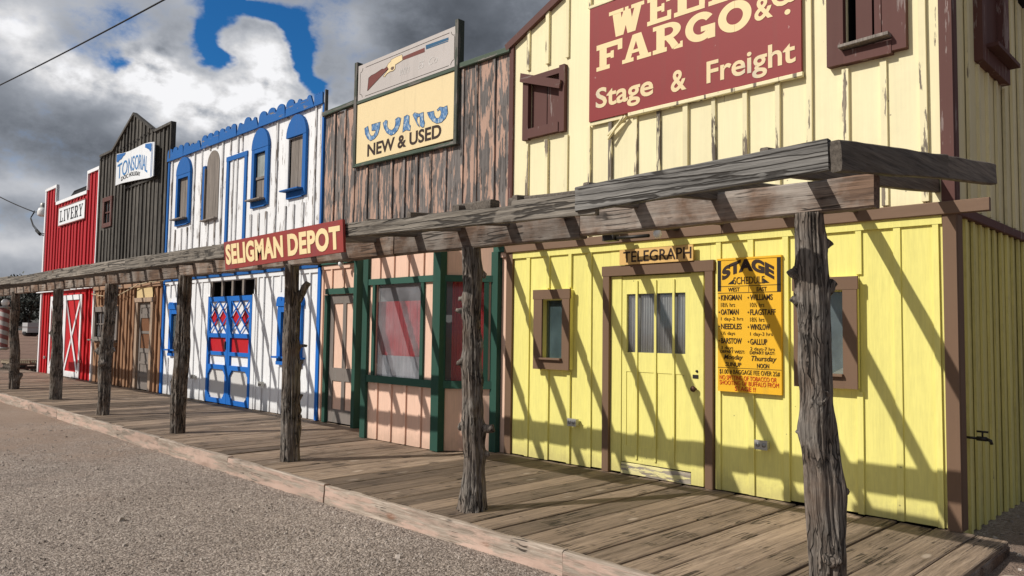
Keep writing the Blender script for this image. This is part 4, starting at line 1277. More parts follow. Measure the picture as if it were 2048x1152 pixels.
# lower part
dh = (-13.28, -11.40, -.02, 2.36)
hl2 = [dh, (-15.24, -14.60, .96, 1.86), (-10.42, -9.68, .98, 1.86)]
blx = [-15.29, -14.95, -14.68, -14.3, -13.97, -13.63, -13.36, -11.22, -11.0, -10.7, -10.39, -10.1, -9.75, -9.42]
g = MB(); siding(g, [-15.60] + blx + [-9.12], flat(2.45), .005, hl2, 97); g.build('lower_siding', m_white2, B3)
g = MB(); battens(g, blx, flat(2.375), .01, [(-13.5, -11.3, -.1, 2.4), (-15.42, -14.45, .8, 2.1), (-10.6, -9.5, .8, 2.1)], 98); g.box(-15.56, -9.16, -.026, -.003, 2.376, 2.447, .3); g.build('lower_batten', m_white2, B3)
g = MB(); g.box(-15.62, -9.13, -.05, -.003, 2.452, 2.498, .2); g.box(-15.62, -9.13, -.035, -.003, 2.4985, 2.55, .6); g.build('ledger_board', m_bluex, B3)
g = MB(); g.box(-15.655, -15.565, -.034, .0, .004, 2.45, .2); g.box(-9.155, -9.065, -.034, .0, .004, 2.45, .7); g.build('corner_board', m_bluenew, B3)
for (x0, x1) in ((-15.24, -14.50), (-10.44, -9.58)):
    g = MB(); g.box(x0 + .03, x0 + .15, -.05, -.003, .90, 1.84, .2); g.box(x1 - .15, x1 - .03, -.05, -.003, .90, 1.84, .5); g.box(x0 + .1505, x1 - .1505, -.048, -.003, 1.74, 1.84, .6)
    bx = g.build('shop_window', m_bluenew, B3)
    g = MB(); cr = [(x0, 1.84), (x1, 1.84)]
    for k in range(5):
        cxk = x1 - (x1 - x0) / 5 * (k + .5); rr = (x1 - x0) / 10 * (.98 if k in (0, 4) else .8)
        cr += [(cxk + rr * math.cos(R(j * 22.5)), 1.93 + rr * .9 * math.sin(R(j * 22.5))) for j in range(9)]
    g.poly(cr, -.065, -.003, .3); g.build('scalloped_head', m_bluenew, bx)
    g = MB(); g.box(x0 - .03, x1 + .05, -.12, -.003, .955, .985, .2); g.box(x0 + .03, x1 - .03, -.06, -.003, .84, .90, .2); g.build('sill', m_bluenew, bx)
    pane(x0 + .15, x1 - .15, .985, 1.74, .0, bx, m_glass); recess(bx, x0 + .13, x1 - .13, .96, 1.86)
    g = MB(); g.box(x0 + .16, x1 - .16, .06, .066, .99, 1.74); g.build('curtain', m_curt, bx)
# transom
g = MB(); recess(B3, -13.13, -11.32, 2.07, 2.35, name='transom_recess')
g.box(-13.20, -13.13, -.02, .02, 2.07, 2.36, .2); g.box(-11.33, -11.26, -.02, .02, 2.07, 2.36, .6)
for x in (-12.70, -12.26, -11.82): g.box(x - .04, x + .04, -.015, .02, 2.07, 2.36, x % 1)
g.build('transom_mullion', m_barewood, B3)
g = MB(); g.box(-13.38, -13.285, -.03, .02, .005, 2.08, .2); g.box(-11.39, -11.27, -.03, .02, .005, 2.08, .5); g.build('door_side_board', m_white2, B3)
# double saloon-style doors, each leaf with lattice
for (a, b) in ((-13.275, -12.345), (-12.335, -11.405)):
    g = MB(); sw = .085
    g.box(a, a + sw, -.035, .01, .015, 2.06, .2); g.box(b - sw, b, -.035, .01, .015, 2.06, .4)
    for z0, z1 in ((1.97, 2.06), (1.27, 1.35), (.93, 1.0), (.66, .745), (.015, .10)): g.box(a + sw + .0005, b - sw - .0005, -.034, .01, z0, z1, z0 % 1)
    for xx, s_ in ((a + sw, 1), (b - sw, -1)):
        for zz, t_ in ((.10, 1), (.66, -1)):
            g.poly([(xx, zz), (xx + s_ * .10, zz), (xx + s_ * .085, zz + t_ * .03), (xx + s_ * .05, zz + t_ * .05), (xx + s_ * .03, zz + t_ * .085), (xx, zz + t_ * .10)], -.033, -.0, .5)
    leaf = g.build('door_leaf', m_bluenew, B3)
    g = MB(); i0, i1 = a + sw, b - sw; wI = i1 - i0
    z0, z1 = 1.35, 1.97
    nlat = 0
    for k in range(-1, 3):
        for sgn in (1, -1):
            # strips slanted either way across the opening, clipped to it
            xa = i0 + wI * (k / 2); xb = xa + wI
            if sgn < 0: xa, xb = xb, xa
            ta, tb = 0., 1.
            p0 = Vector((xa, z0)); p1 = Vector((xb, z1)); d_ = p1 - p0
            for lim, s2 in ((i0, 1), (i1, -1)):
                tt = (lim - p0.x) / d_.x
                if (d_.x > 0) == (s2 > 0): ta = max(ta, tt)
                else: tb = min(tb, tt)
            if tb - ta < .1: continue
            q0 = p0 + d_ * ta; q1 = p0 + d_ * tb
            yy = -.030 if sgn > 0 else -.020
            g.beam((q0.x, yy, q0.y), (q1.x, yy, q1.y), .028, .009, .3, (0, 1, 0))
    g.build('lattice', m_bluenew, leaf)
    g = MB(); g.box(i0, i1, .004, .012, z0, z1, .2); g.box(i0, i1, .004, .012, .745, .93, .6); g.build('white_panel', m_white2, leaf)
    g = MB(); g.box(i0, i1, .004, .012, 1.0, 1.27, .2)
    for k in (.25, .75):
        cxk = i0 + wI * k; g.poly([(cxk - wI * .24, 1.66), (cxk, 1.35 + .13), (cxk + wI * .24, 1.66), (cxk, 1.97 - .13)], .001, .0036, .4)
    g.build('red_panel', plain('red_panel_paint', (.50, .012, .02), .5, var=.1), leaf)
    g = MB(); g.box(i0, i1, .004, .012, .10, .66, .2); g.build('grey_panel', plain('silver_panel', (.62, .60, .58), .6, var=.06), leaf)
g = MB(); g.box(-12.44, -12.405, -.055, -.036, 1.05, 1.2); g.build('handle', m_darkmetal, leaf)
outlet(B3, -13.83, .46); outlet(B3, -10.92, .48)
g = MB(); g.box(-15.6, -9.12, .33, 7, -.2, 4.8); g.build('building_body', m_room, B3)
g = MB(); g.box(-15.65, -9.08, .1, 7.1, 4.801, 4.88); g.build('roof', m_roof, B3)

# =================================================================== 4. grey barber shop
B4 = thing('barber_shop', 'grey weathered wooden false front with stepped gable above tan lower boards', 'building', (-18, 0, 0))


def top4(x):
    if x < -19.42 or x > -16.50: return 5.98
    return 5.98 + .68 * (1 - abs(x + 17.96) / 1.46)


gx = [-20.36 + .242 * k for k in range(21)]
gx[-1] = -15.56
h4 = [(-19.98, -19.45, 4.12, 4.74)]
bnd = sorted(set(gx) | {-19.42, -17.96, -16.50})
g = MB(); siding(g, bnd, top4, 2.5, h4, 101, jit=.01); g.build('upper_siding', m_greywood, B4)
g = MB(); battens(g, gx[1:-1], top4, 2.5, [(-20.15, -19.25, 3.98, 4.86)], 102, w=.055, d=.03); g.build('upper_batten', m_greywood, B4)
g = MB()
for a, b in (((-20.40, 5.99), (-19.42, 5.99)), ((-19.42, 5.99), (-17.96, 6.68)), ((-17.96, 6.68), (-16.50, 5.99)), ((-16.50, 5.99), (-15.50, 6.0))):
    g.beam((a[0], -.02, a[1] + .01), (b[0], -.02, b[1] + .01), .09, .06, a[0] % 1)
g.box(-15.555, -15.49, -.06, .05, 5.2, 6.04, .2); g.box(-20.44, -20.365, -.04, .05, 2.5, 5.96, .5); g.build('gable_trim', m_greywood, B4)
g = MB(); frame(g, -20.02, -19.32, 4.03, 4.82, .11, -.045, -.003, seed=5); bx = g.build('upper_window', m_maroon, B4)
pane(-19.98, -19.45, 4.13, 4.72, .02, bx, m_glass); recess(bx, -19.98, -19.45, 4.12, 4.74)
g = MB(); g.box(-19.73, -19.70, -.01, .015, 4.15, 4.70); g.box(-19.98, -19.73, -.01, .015, 4.41, 4.44); g.box(-19.70, -19.45, -.01, .015, 4.41, 4.44); g.build('glazing_bar', m_maroon, bx)
tx = [-20.30 + .24 * k for k in range(20)]
h5 = [(-20.30, -18.62, 1.16, 1.86), (-17.10, -16.30, -.02, 2.02)]
g = MB(); siding(g, [-20.40] + tx[1:] + [-15.66], flat(2.44), .005, h5, 103, jit=.006); g.build('lower_siding', m_tan, B4)
g = MB(); battens(g, tx[1:], flat(2.38), .01, [(-20.5, -18.45, .98, 2.0), (-17.28, -16.1, -.1, 2.42)], 104, w=.055, d=.03); g.build('lower_batten', wood('dark_tan_batten', (.28, .15, .085), .2, wood_=((.07, .05, .04), (.24, .16, .11))), B4)
g = MB(); g.rough((-20.42, -.035, 2.44), (-15.66, -.035, 2.42), .05, .10, 105, .003); g.build('ledger_board', wood('tan_ledger', (.36, .22, .14), .2, axis='X'), B4)
g = MB(); frame(g, -20.34, -18.50, 1.05, 1.96, .13, -.05, -.003, seed=6); bx = g.build('shop_window', m_greydoor, B4)
pane(-20.30, -18.62, 1.19, 1.84, .02, bx, m_glassm); recess(bx, -20.30, -18.62, 1.16, 1.86, mat=m_room)
g = MB()
for k in range(1, 4): g.box(-20.30 + k * .42 - .025, -20.30 + k * .42 + .025, -.01, .018, 1.19, 1.84, .3)
for k in range(4): g.box(-20.30 + k * .42 + .026, -20.30 + (k + 1) * .42 - .026, -.008, .016, 1.50, 1.53, .6)
g.build('glazing_bar', m_greydoor, bx)
g = MB(); g.rough((-20.2, -.12, 1.10), (-18.5, -.12, 1.10), .20, .035, 106, .004); g.build('sill', m_barewood, bx)
g = MB(); g.box(-17.25, -17.10, -.06, -.003, .006, 2.03, .2); g.box(-16.30, -16.16, -.06, -.003, .006, 2.03, .5); g.box(-17.30, -16.10, -.075, -.003, 2.03, 2.13, .7); g.build('door_frame', wood('pale_door_frame', (.40, .29, .21), .25, wood_=GREY), B4)
g = MB(); g.box(-17.25, -16.25, -.034, -.028, 2.135, 2.40); g.build('plywood_patch', m_ply, B4)
g = MB(); a, b = -17.098, -16.302
g.box(a, a + .10, -.004, .03, .02, 2.02, .2); g.box(b - .10, b, -.004, .03, .02, 2.02, .5)
for z0, z1 in ((1.9, 2.02), (1.66, 1.76), (1.30, 1.36), (.86, .96), (.60, .66), (.30, .38), (.02, .14)): g.box(a + .1005, b - .1005, -.003, .03, z0, z1, z0 % 1)
g.box(a + .1005, b - .1005, .012, .028, .14, .86, .4); g.box(a + .1005, b - .1005, .012, .028, 1.76, 1.9, .4)
dr = g.build('door', m_greydoor, B4)
g = MB(); g.box(a + .1, b - .1, .012, .028, .961, 1.299, .3); g.box(a + .1, b - .1, .012, .028, 1.361, 1.659, .5); g.build('door_panel', plain('brown_panel', (.17, .075, .035), .6, var=.15), dr)
g = MB(); g.box(-20.35, -15.6, .33, 7, -.2, 5.0); g.build('building_body', m_room, B4)
g = MB(); g.box(-20.4, -15.55, .1, 7.1, 5.001, 5.08); g.build('roof', m_roof, B4)
# wavy barber sign
S = thing('barber_sign', 'white wavy banner sign with arched blue lettering on the grey false front', 'sign', (-17.5, -.1, 4.9))
prof = [(-18.42, 5.72, 4.93, -.25), (-18.2, 5.715, 4.965, -.19), (-17.9, 5.73, 4.975, -.13), (-17.45, 5.76, 4.96, -.10), (-17.0, 5.77, 4.93, -.10), (-16.65, 5.74, 4.90, -.11), (-16.35, 5.69, 4.875, -.15), (-16.12, 5.65, 4.87, -.18)]


def wv(x):
    for p, q_ in zip(prof[:-1], prof[1:]):
        if x <= q_[0]:
            t = (x - p[0]) / (q_[0] - p[0]); t2 = t
            return [p[k] + (q_[k] - p[k]) * t2 for k in (1, 2, 3)]
    return list(prof[-1][1:])


g = MB(); n = 40; i0 = 0
for k in range(n + 1):
    x = -18.42 + 2.30 * k / n; t_, b_, y_ = wv(x)
    g.v += [(x, y_, b_), (x, y_, t_), (x, y_ + .02, b_), (x, y_ + .02, t_)]
for k in range(n):
    p = 4 * k
    for f in ((p, p + 4, p + 5, p + 1), (p + 2, p + 3, p + 7, p + 6), (p + 1, p + 5, p + 7, p + 3), (p, p + 2, p + 6, p + 4)): g.f.append(f); g.r.append(0); g.sm.append(False)
g.f += [(0, 1, 3, 2), (4 * n, 4 * n + 2, 4 * n + 3, 4 * n + 1)]; g.r += [0, 0]; g.sm += [False] * 2
g.build('sign_board', m_signwhite, S)
g = MB(); g.box(-18.40, -18.36, -.21, -.003, 4.97, 5.6); g.box(-17.5, -17.4, -.07, -.003, 4.98, 5.74); g.box(-16.32, -16.26, -.12, -.003, 4.91, 5.62); g.box(-18.40, -16.2, -.05, -.003, 4.86, 4.91); g.build('sign_bracket', m_greywood, S)


def on_wave(u, t, x0, x1, base, hgt):
    x = x0 + u * (x1 - x0); k = 1 - (2 * u - 1) ** 2
    tt, bb, yy = wv(x)
    return x, base(u) + t * hgt(u)


def wave_text(g, s, x0, x1, base, hgt, bold):
    i = len(g.v)
    text(g, s, 0, 1, 0, 1, 0, bold, th=.01, warp=lambda u, t: on_wave(u, t, x0, x1, base, hgt))
    for j in range(i, len(g.v)):
        v = g.v[j]; yy = wv(v[0])[2]
        g.v[j] = (v[0], yy + (-.006 if v[1] < -.005 else -.0008), v[2])


g = MB(); wave_text(g, 'TONSORIAL', -18.36, -16.70, lambda u: 5.06 + .17 * (1 - (2 * u - 1) ** 2) - .03 * u, lambda u: .36 + .02 * (2 * u - 1) ** 2, .0); g.build('lettering', m_letterblue, S)
g = MB(); wave_text(g, 'DOC HOLLIDAY', -18.20, -17.18, lambda u: 5.02 + .07 * (1 - (2 * u - 1) ** 2), lambda u: .10, .0); g.build('lettering', m_letterblack, S)
g = MB()
for xs_, sgn in ((-16.9, 1), (-18.62, -1)):
    pts = []
    if sgn > 0: pts = [(-16.9, 5.745), (-16.40, 5.675), (-16.40, 5.52), (-16.48, 5.49), (-16.55, 5.53), (-16.60, 5.56), (-16.66, 5.58), (-16.74, 5.61), (-16.83, 5.64), (-16.9, 5.66)]
    else: pts = [(-18.40, 5.70), (-18.05, 5.71), (-18.08, 5.66), (-18.16, 5.63), (-18.22, 5.57), (-18.30, 5.55), (-18.35, 5.50), (-18.40, 5.52)]
    i = len(g.v); g.poly(pts, 0, .004)
    for j in range(i, len(g.v)): g.v[j] = (g.v[j][0], wv(g.v[j][0])[2] - .008 + g.v[j][1], g.v[j][2])
for xx in (-16.36, -16.25):
    i = len(g.v); g.box(xx - .009, xx + .009, 0, .004, 4.885, 5.66)
    for j in range(i, len(g.v)): g.v[j] = (g.v[j][0], wv(g.v[j][0])[2] - .009 + g.v[j][1], g.v[j][2])
g.build('painted_scallop', m_signblue2, S)

# =================================================================== 5. red livery barn
B5 = thing('livery_barn', 'red board and batten livery barn with white trim and cross-braced doors', 'building', (-23, 0, 0))


def top5(x): return 5.16 if -24.43 < x < -21.44 else 5.70


rx = [-25.62 + .30 * k for k in range(18)]
rx[-1] = -20.46
bnd = sorted(set(round(v, 3) for v in rx) | {-24.43, -21.44})
g = MB(); siding(g, bnd, top5, 2.57, (), 111, jit=.006); g.build('upper_siding', m_red, B5)
g = MB(); battens(g, rx[1:-1], top5, 2.58, [(-24.28, -21.5, 4.4, 5.03)], 112, w=.06, d=.03); g.build('upper_batten', m_red, B5)
g = MB(); g.box(-25.68, -24.43, -.05, .03, 5.67, 5.76, .2); g.box(-24.49, -24.431, -.049, .03, 5.22, 5.669, .3); g.box(-24.43, -21.44, -.05, .03, 5.12, 5.215, .6); g.box(-21.439, -21.38, -.049, .03, 5.216, 5.66, .6); g.box(-21.439, -20.44, -.05, .03, 5.661, 5.75, .8)
g.box(-25.68, -25.57, -.04, .03, .004, 5.669, .1); g.box(-20.50, -20.41, -.04, .03, .004, 5.66, .4); g.build('white_trim', m_white2, B5)
hd = (-24.50, -21.42, -.02, 2.34)
g = MB(); siding(g, [v for v in rx if v < -24.6] + [-24.5] + [-21.42] + [v for v in rx if v > -21.2], flat(2.47), .005, [hd], 113); g.build('lower_siding', m_redx, B5)
g = MB(); battens(g, [v for v in rx[1:-1] if v < -24.6 or v > -21.2], flat(2.46), .01, (), 114, w=.055, d=.03); g.build('lower_batten', m_redx, B5)
g = MB(); g.box(-25.95, -20.42, -.10, -.003, 2.472, 2.57, .3); g.build('ledger_board', m_whitex, B5)
for (a, b) in ((-24.49, -23.0), (-22.99, -21.43)):
    g = MB(); n = 6
    for k in range(n): g.box(a + (b - a) * k / n + .002, a + (b - a) * (k + 1) / n - .002, -.02, .01, .02, 2.33, (k * .37) % 1)
    leaf = g.build('barn_door', m_redx, B5)
    g = MB(); t_ = .12
    g.box(a, a + t_, -.045, -.021, .02, 2.33, .2); g.box(b - t_, b, -.045, -.021, .02, 2.33, .4); g.box(a + t_ + .0005, b - t_ - .0005, -.045, -.021, 2.19, 2.33, .6); g.box(a + t_ + .0005, b - t_ - .0005, -.045, -.021, .02, .18, .6)
    g.beam((a + t_ + .03, -.034, .18), (b - t_ - .03, -.034, 2.19), .10, .016, .1, (0, 1, 0)); g.beam((b - t_ - .03, -.0505, .18), (a + t_ + .03, -.0505, 2.19), .10, .014, .1, (0, 1, 0))
    g.build('door_brace', m_white2, leaf)
outlet(B5, -24.78, .49); outlet(B5, -21.36, .49)
g = MB(); g.box(-25.6, -20.5, .33, 7, -.2, 4.7); g.build('building_body', m_red, B5)
g = MB(); g.hexa([(-25.7, .2, 4.701), (-20.45, .2, 4.701), (-20.45, 7.1, 4.701), (-25.7, 7.1, 4.701), (-23.9, .3, 5.55), (-22.1, .3, 5.55), (-22.1, 7.1, 5.55), (-23.9, 7.1, 5.55)]); g.build('roof', m_roof, B5)
S = thing('livery_sign', 'white livery sign with dark slab letters on the red barn', 'sign', (-22.9, -.05, 4.43))
g = MB(); g.box(-24.03, -21.50, -.055, -.034, 4.45, 4.965); g.build('sign_board', m_signwhite, S)
g = MB()
for (a, b, u, v) in ((-24.06, -21.47, 4.42, 4.449), (-24.06, -21.47, 4.966, 4.995), (-24.06, -24.031, 4.449, 4.966), (-21.499, -21.47, 4.449, 4.966)): g.box(a, b, -.062, -.034, u, v)
g.build('sign_edge', plain('dull_red_edge', (.28, .10, .09), .6), S)
L = MB(); SY = -.0555; ZZ = (4.53, 4.88)
xx = [-23.93 + .40 * k for k in range(7)]
SI = .06


def LP(pts, x0, x1): P(pts, x0, x1, ZZ[0], ZZ[1], L)


wl = .32
for s in (rect(.18, .42, .1, .9), rect(0, .6, .9, 1), rect(0, 1, 0, .12), rect(.84, 1, .119, .35)): LP(s, -23.90, -23.57)
for s in (rect(.3, .7, .1, .9), rect(0, 1, .9, 1), rect(0, 1, 0, .1)): LP(s, -23.50, -23.30)
for s in ([(.1, .92), (.34, .92), (.62, 0), (.42, 0)], [(.42, 0), (.62, 0), (.92, .92), (.74, .92)], rect(0, .42, .9, 1), rect(.62, 1, .9, 1)): LP(s, -23.26, -22.88)
for s in (rect(.16, .44, .1, .9), rect(0, .98, .88, 1), rect(.84, .98, .66, .881), rect(0, 1, 0, .12), rect(.86, 1, .119, .34), rect(.44, .72, .45, .57)): LP(s, -22.82, -22.50)
bowl = arc(.5, .72, .40, .28, 90, -90) + arc(.5, .72, .18, .15, -90, 90)
for s in (rect(.14, .40, .1, .99), rect(0, .51, .87, 1), bowl, rect(.40, .51, .44, .57), [(.45, .44), (.68, .46), (.92, .02), (.66, .02)], rect(0, .48, 0, .11), rect(.64, 1, 0, .11)): LP(s, -22.44, -22.08)
for s in ([(.08, .92), (.34, .92), (.60, .4), (.40, .4)], [(.40, .45), (.60, .45), (.94, .92), (.76, .92)], rect(.38, .62, .1, .46), rect(0, .42, .9, 1), rect(.66, 1, .9, 1), rect(.24, .76, 0, .1)): LP(s, -22.04, -21.68)
L.build('lettering', plain('charcoal_letter', (.035, .038, .042), .6, var=.2), S)
# lamp on the barn corner
S = thing('barn_lamp', 'white shaded lamp on a bent arm at the red barn corner', 'lamp', (-25.68, .05, 5.1))
g = MB(); g.tube([(-25.60, .06, 5.24), (-25.85, .02, 5.27), (-26.00, .0, 5.33), (-26.05, .0, 5.34)], .022, 8); g.build('lamp_arm', m_darkmetal, S)
g = MB(); g.lathe((-26.08, .0, 5.22), [(.001, .17), (.06, .15), (.08, .08), (.075, .0)], 16); g.build('lamp_housing', m_galv, S)
g = MB(); g.lathe((-26.08, .0, 5.00), [(.07, .22), (.12, .20), (.15, .10), (.15, .0), (.13, -.04), (.09, -.06), (.001, -.065)], 20); g.build('lamp_shade', m_bulb, S)

# =================================================================== boardwalk
g = MB(); rg = random.Random(77)
x = -27.5
edges = [-2.06, -1.38, -.26, .04]
while x < .36:
    wd = rg.uniform(.24, .31)
    x1 = min(x + wd, .37)
    if .37 - x1 < .12: x1 = .37
    gp = rg.uniform(.010, .018) if rg.random() < .75 else .030
    y0 = -2.555 + rg.uniform(-.015, .02); y1 = .0 + rg.uniform(-.004, .012)
    z = rg.uniform(-.006, .0); tl = rg.uniform(-.004, .004); rnd = rg.random()
    a, b = x + gp / 2, x1 - gp / 2
    n = 9; i = len(g.v)
    sk = rg.uniform(-.008, .008)
    for k in range(n + 1):
        y = y0 + (y1 - y0) * k / n
        w0 = .004 * noise.noise(Vector((x * 5, y * 1.3, 2.))); w1 = .004 * noise.noise(Vector((x1 * 5, y * 1.3, 2.)))
        zc = z + .004 * noise.noise(Vector((x * 3, y * .9, 9.)))
        s0 = sk * (k / n - .5)
        cpt = .0035
        g.v += [(a + w0 + s0, y, zc - .04), (a + w0 + s0, y, zc - tl - .006), (a + w0 + s0 + .008, y, zc - tl), ((a + b) / 2, y, zc + cpt * rg.uniform(-.3, .6)), (b + w1 + s0 - .008, y, zc + tl), (b + w1 + s0, y, zc + tl - .006), (b + w1 + s0, y, zc - .04)]
    m_ = 7
    for k in range(n):
        for j in range(m_ - 1):
            p = i + k * m_ + j; g.f.append((p, p + 1, p + 1 + m_, p + m_)[::-1]); g.r.append(rnd); g.sm.append(False)
    g.f.append(tuple(i + j for j in range(m_))); g.f.append(tuple(i + n * m_ + j for j in reversed(range(m_)))); g.r += [rnd, rnd]; g.sm += [False] * 2
    x = x1
bw = structure(g.build('boardwalk', m_deck))
g = MB()
kx = [-27.6, -25.0, -22.4, -19.6, -17.6, -15.2, -13.3, -11.35, -10.05, -8.6, -6.6, -4.53, -1.60, .33]
for k, (a, b) in enumerate(zip(kx[:-1], kx[1:])):
    dz_ = random.Random(k).uniform(-.008, .004); dy_ = -.012 if k % 2 else 0.0
    gp = .035 if b == -4.53 else .006
    g2 = MB(); g2.rough((a + .004, -2.592 + dy_, -.088 + dz_), (b - gp, -2.592 - dy_ * .5, -.088 - dz_ * .5), .06, .185, 120 + k, .012, step=.05)
    o = g2.build('edge_timber', m_kerb, bw)
g = MB(); g.box(-27.5, .33, -2.53, -.06, -.30, -.055); g.build('joist_frame', m_dark, bw)
g2 = MB(); g2.rough((.345, -2.52, -.10), (.345, .0, -.10), .05, .12, 140, .006); g2.build('edge_timber', m_header, bw)

# =================================================================== porch roof frame
PR = thing('porch_roof', 'long open porch roof of weathered rafters, header and fascia boards along the whole row', 'porch roof', (-10, -2.25, 2.15))
HX = [-23.5, -21.0, -18.3, -15.1, -12.0, -9.0, -6.0, -4.0, -1.755, .285]
for k, (a, b) in enumerate(zip(HX[:-1], HX[1:])):
    rgk = random.Random(k + 3)
    g = MB(); g.rough((a + .002, -2.25 + rgk.uniform(-.006, .006), 2.245 + rgk.uniform(-.01, .01)), (b - .004, -2.25 + rgk.uniform(-.006, .006), 2.235 + rgk.uniform(-.008, .008)), .09, .185, 150 + k, .006)
    g.build('header_beam', m_header, PR)
FS = [(-23.4, -19.6, 2.50, 2.47), (-19.6, -15.9, 2.355, 2.345), (-15.9, -13.0, 2.335, 2.325), (-13.0, -9.4, 2.325, 2.315), (-9.4, -6.3, 2.31, 2.295), (-6.3, -4.0, 2.28, 2.30), (-4.0, -1.15, 2.318, 2.235)]
FS[0] = (-23.4, -19.6, 2.36, 2.355)
for k, (a, b, za, zb) in enumerate(FS):
    g = MB(); rgk = random.Random(k)
    h = .155 if b < -4.2 else .145
    if b > -2: h = .115
    g.rough((a, -2.85 + rgk.uniform(-.008, .008), za), (b - .005, -2.85 + rgk.uniform(-.008, .008), zb), .045, h, 170 + k, .009, bow=rgk.uniform(-.012, .015))
    g.build('fascia_board', m_fascia, PR)
g = MB(); g.rough((-1.30, -2.862, 2.285), (.285, -2.862, 2.325), .05, .155, 181, .007)
g.build('fascia_board', wood('grey_fascia', None, wood_=((.07, .066, .062), (.30, .285, .265)), axis='X', bump=.9, knots=.06, crack=.9), PR)
g = MB(); g.rough((-1.9, -2.80, 2.325), (-1.18, -2.80, 2.30), .10, .05, 182, .014); g.build('broken_strip', m_fascia, PR)
g = MB(); g.rough((.32, -2.88, 2.31), (.32, -1.2, 2.53), .05, .15, 183, .008); g.rough((.32, -1.195, 2.53), (.32, -.02, 2.67), .05, .15, 184, .006)
g.build('side_fascia', m_rafter, PR)
k = 0
x = -.07
while x > -23.4:
    g = MB(); rgk = random.Random(k)
    xx_ = x + rgk.uniform(-.02, .02) if k > 1 else x
    zz_ = rgk.uniform(-.006, .006)
    g.rough((xx_, -2.822, 2.318 + zz_ + (.03 if k == 0 else 0)), (xx_ + rgk.uniform(-.015, .015), -.004, 2.565 + zz_ + (.085 if k == 0 else 0)), .046, .145, 200 + k, .004, step=.25)
    g.build('rafter', m_rafter, PR)
    x -= .604; k += 1
for (a, b, z0_, z1_) in ((-2.02, -1.36, 2.36, 2.335), (-2.62, -2.2, 2.375, 2.37)):
    g = MB(); g.rough((a, -2.72, z0_), (b, -2.72, z1_), .09, .07, int(-a * 9), .006); g.build('loose_board', m_rafter, PR)

# =================================================================== log posts
def log_mat():
    m, n, b = new_mat('juniper_log')
    c = n.obj(); r = n.attr('rnd')
    cv = n.vmath('ADD', c, n.vec(n.mul(r, 13.7), n.mul(r, 29.1), n.mul(r, 17.3)))
    tw = n.noise(cv, 3.0, 3, .5)
    cw = n.vmath('ADD', cv, n.vec(n.mul(tw, .05), n.mul(tw, .05), 0.))
    g1 = n.noise(n.vmath('MULTIPLY', cw, (60, 60, 2.6)), 1, 7, .7)
    g2 = n.noise(n.vmath('MULTIPLY', cw, (120, 120, 4.0)), 1, 4, .6)
    low = n.noise(cv, 4.5, 5, .6)
    f = n.rng(n.add(n.mul(g1, .7), n.mul(g2, .3)), .38, .66)
    col = n.mix(f, (.034, .027, .022), (.40, .355, .31))
    col = n.mix(n.rng(low, .42, .66, 0, .7), col, n.mix(f, (.05, .030, .020), (.24, .165, .115)))
    ck = n.voro(n.vmath('ADD', n.vmath('MULTIPLY', cw, (34, 34, 1.5)), n.vec(*[n.mul(n.noise(cv, 6.0, 3, .6), 1.2)] * 3)), 1.0, 'DISTANCE_TO_EDGE').outputs['Distance']
    cm = n.mul(n.rng(ck, .02, .10, 1, 0, True), n.rng(n.noise(cv, 4.0, 3, .6), .43, .56, 0, .9, True))
    col = n.mix(n.mul(cm, .9), col, (.014, .011, .009))
    n.l.new(col, b.inputs['Base Color'])
    b.inputs['Roughness'].default_value = .85
    n.l.new(n.bump(n.sub(n.add(n.mul(g1, .6), n.mul(g2, .4)), n.mul(cm, 1.1)), 1.0, .014), b.inputs['Normal'])
    return m


m_log = log_mat()


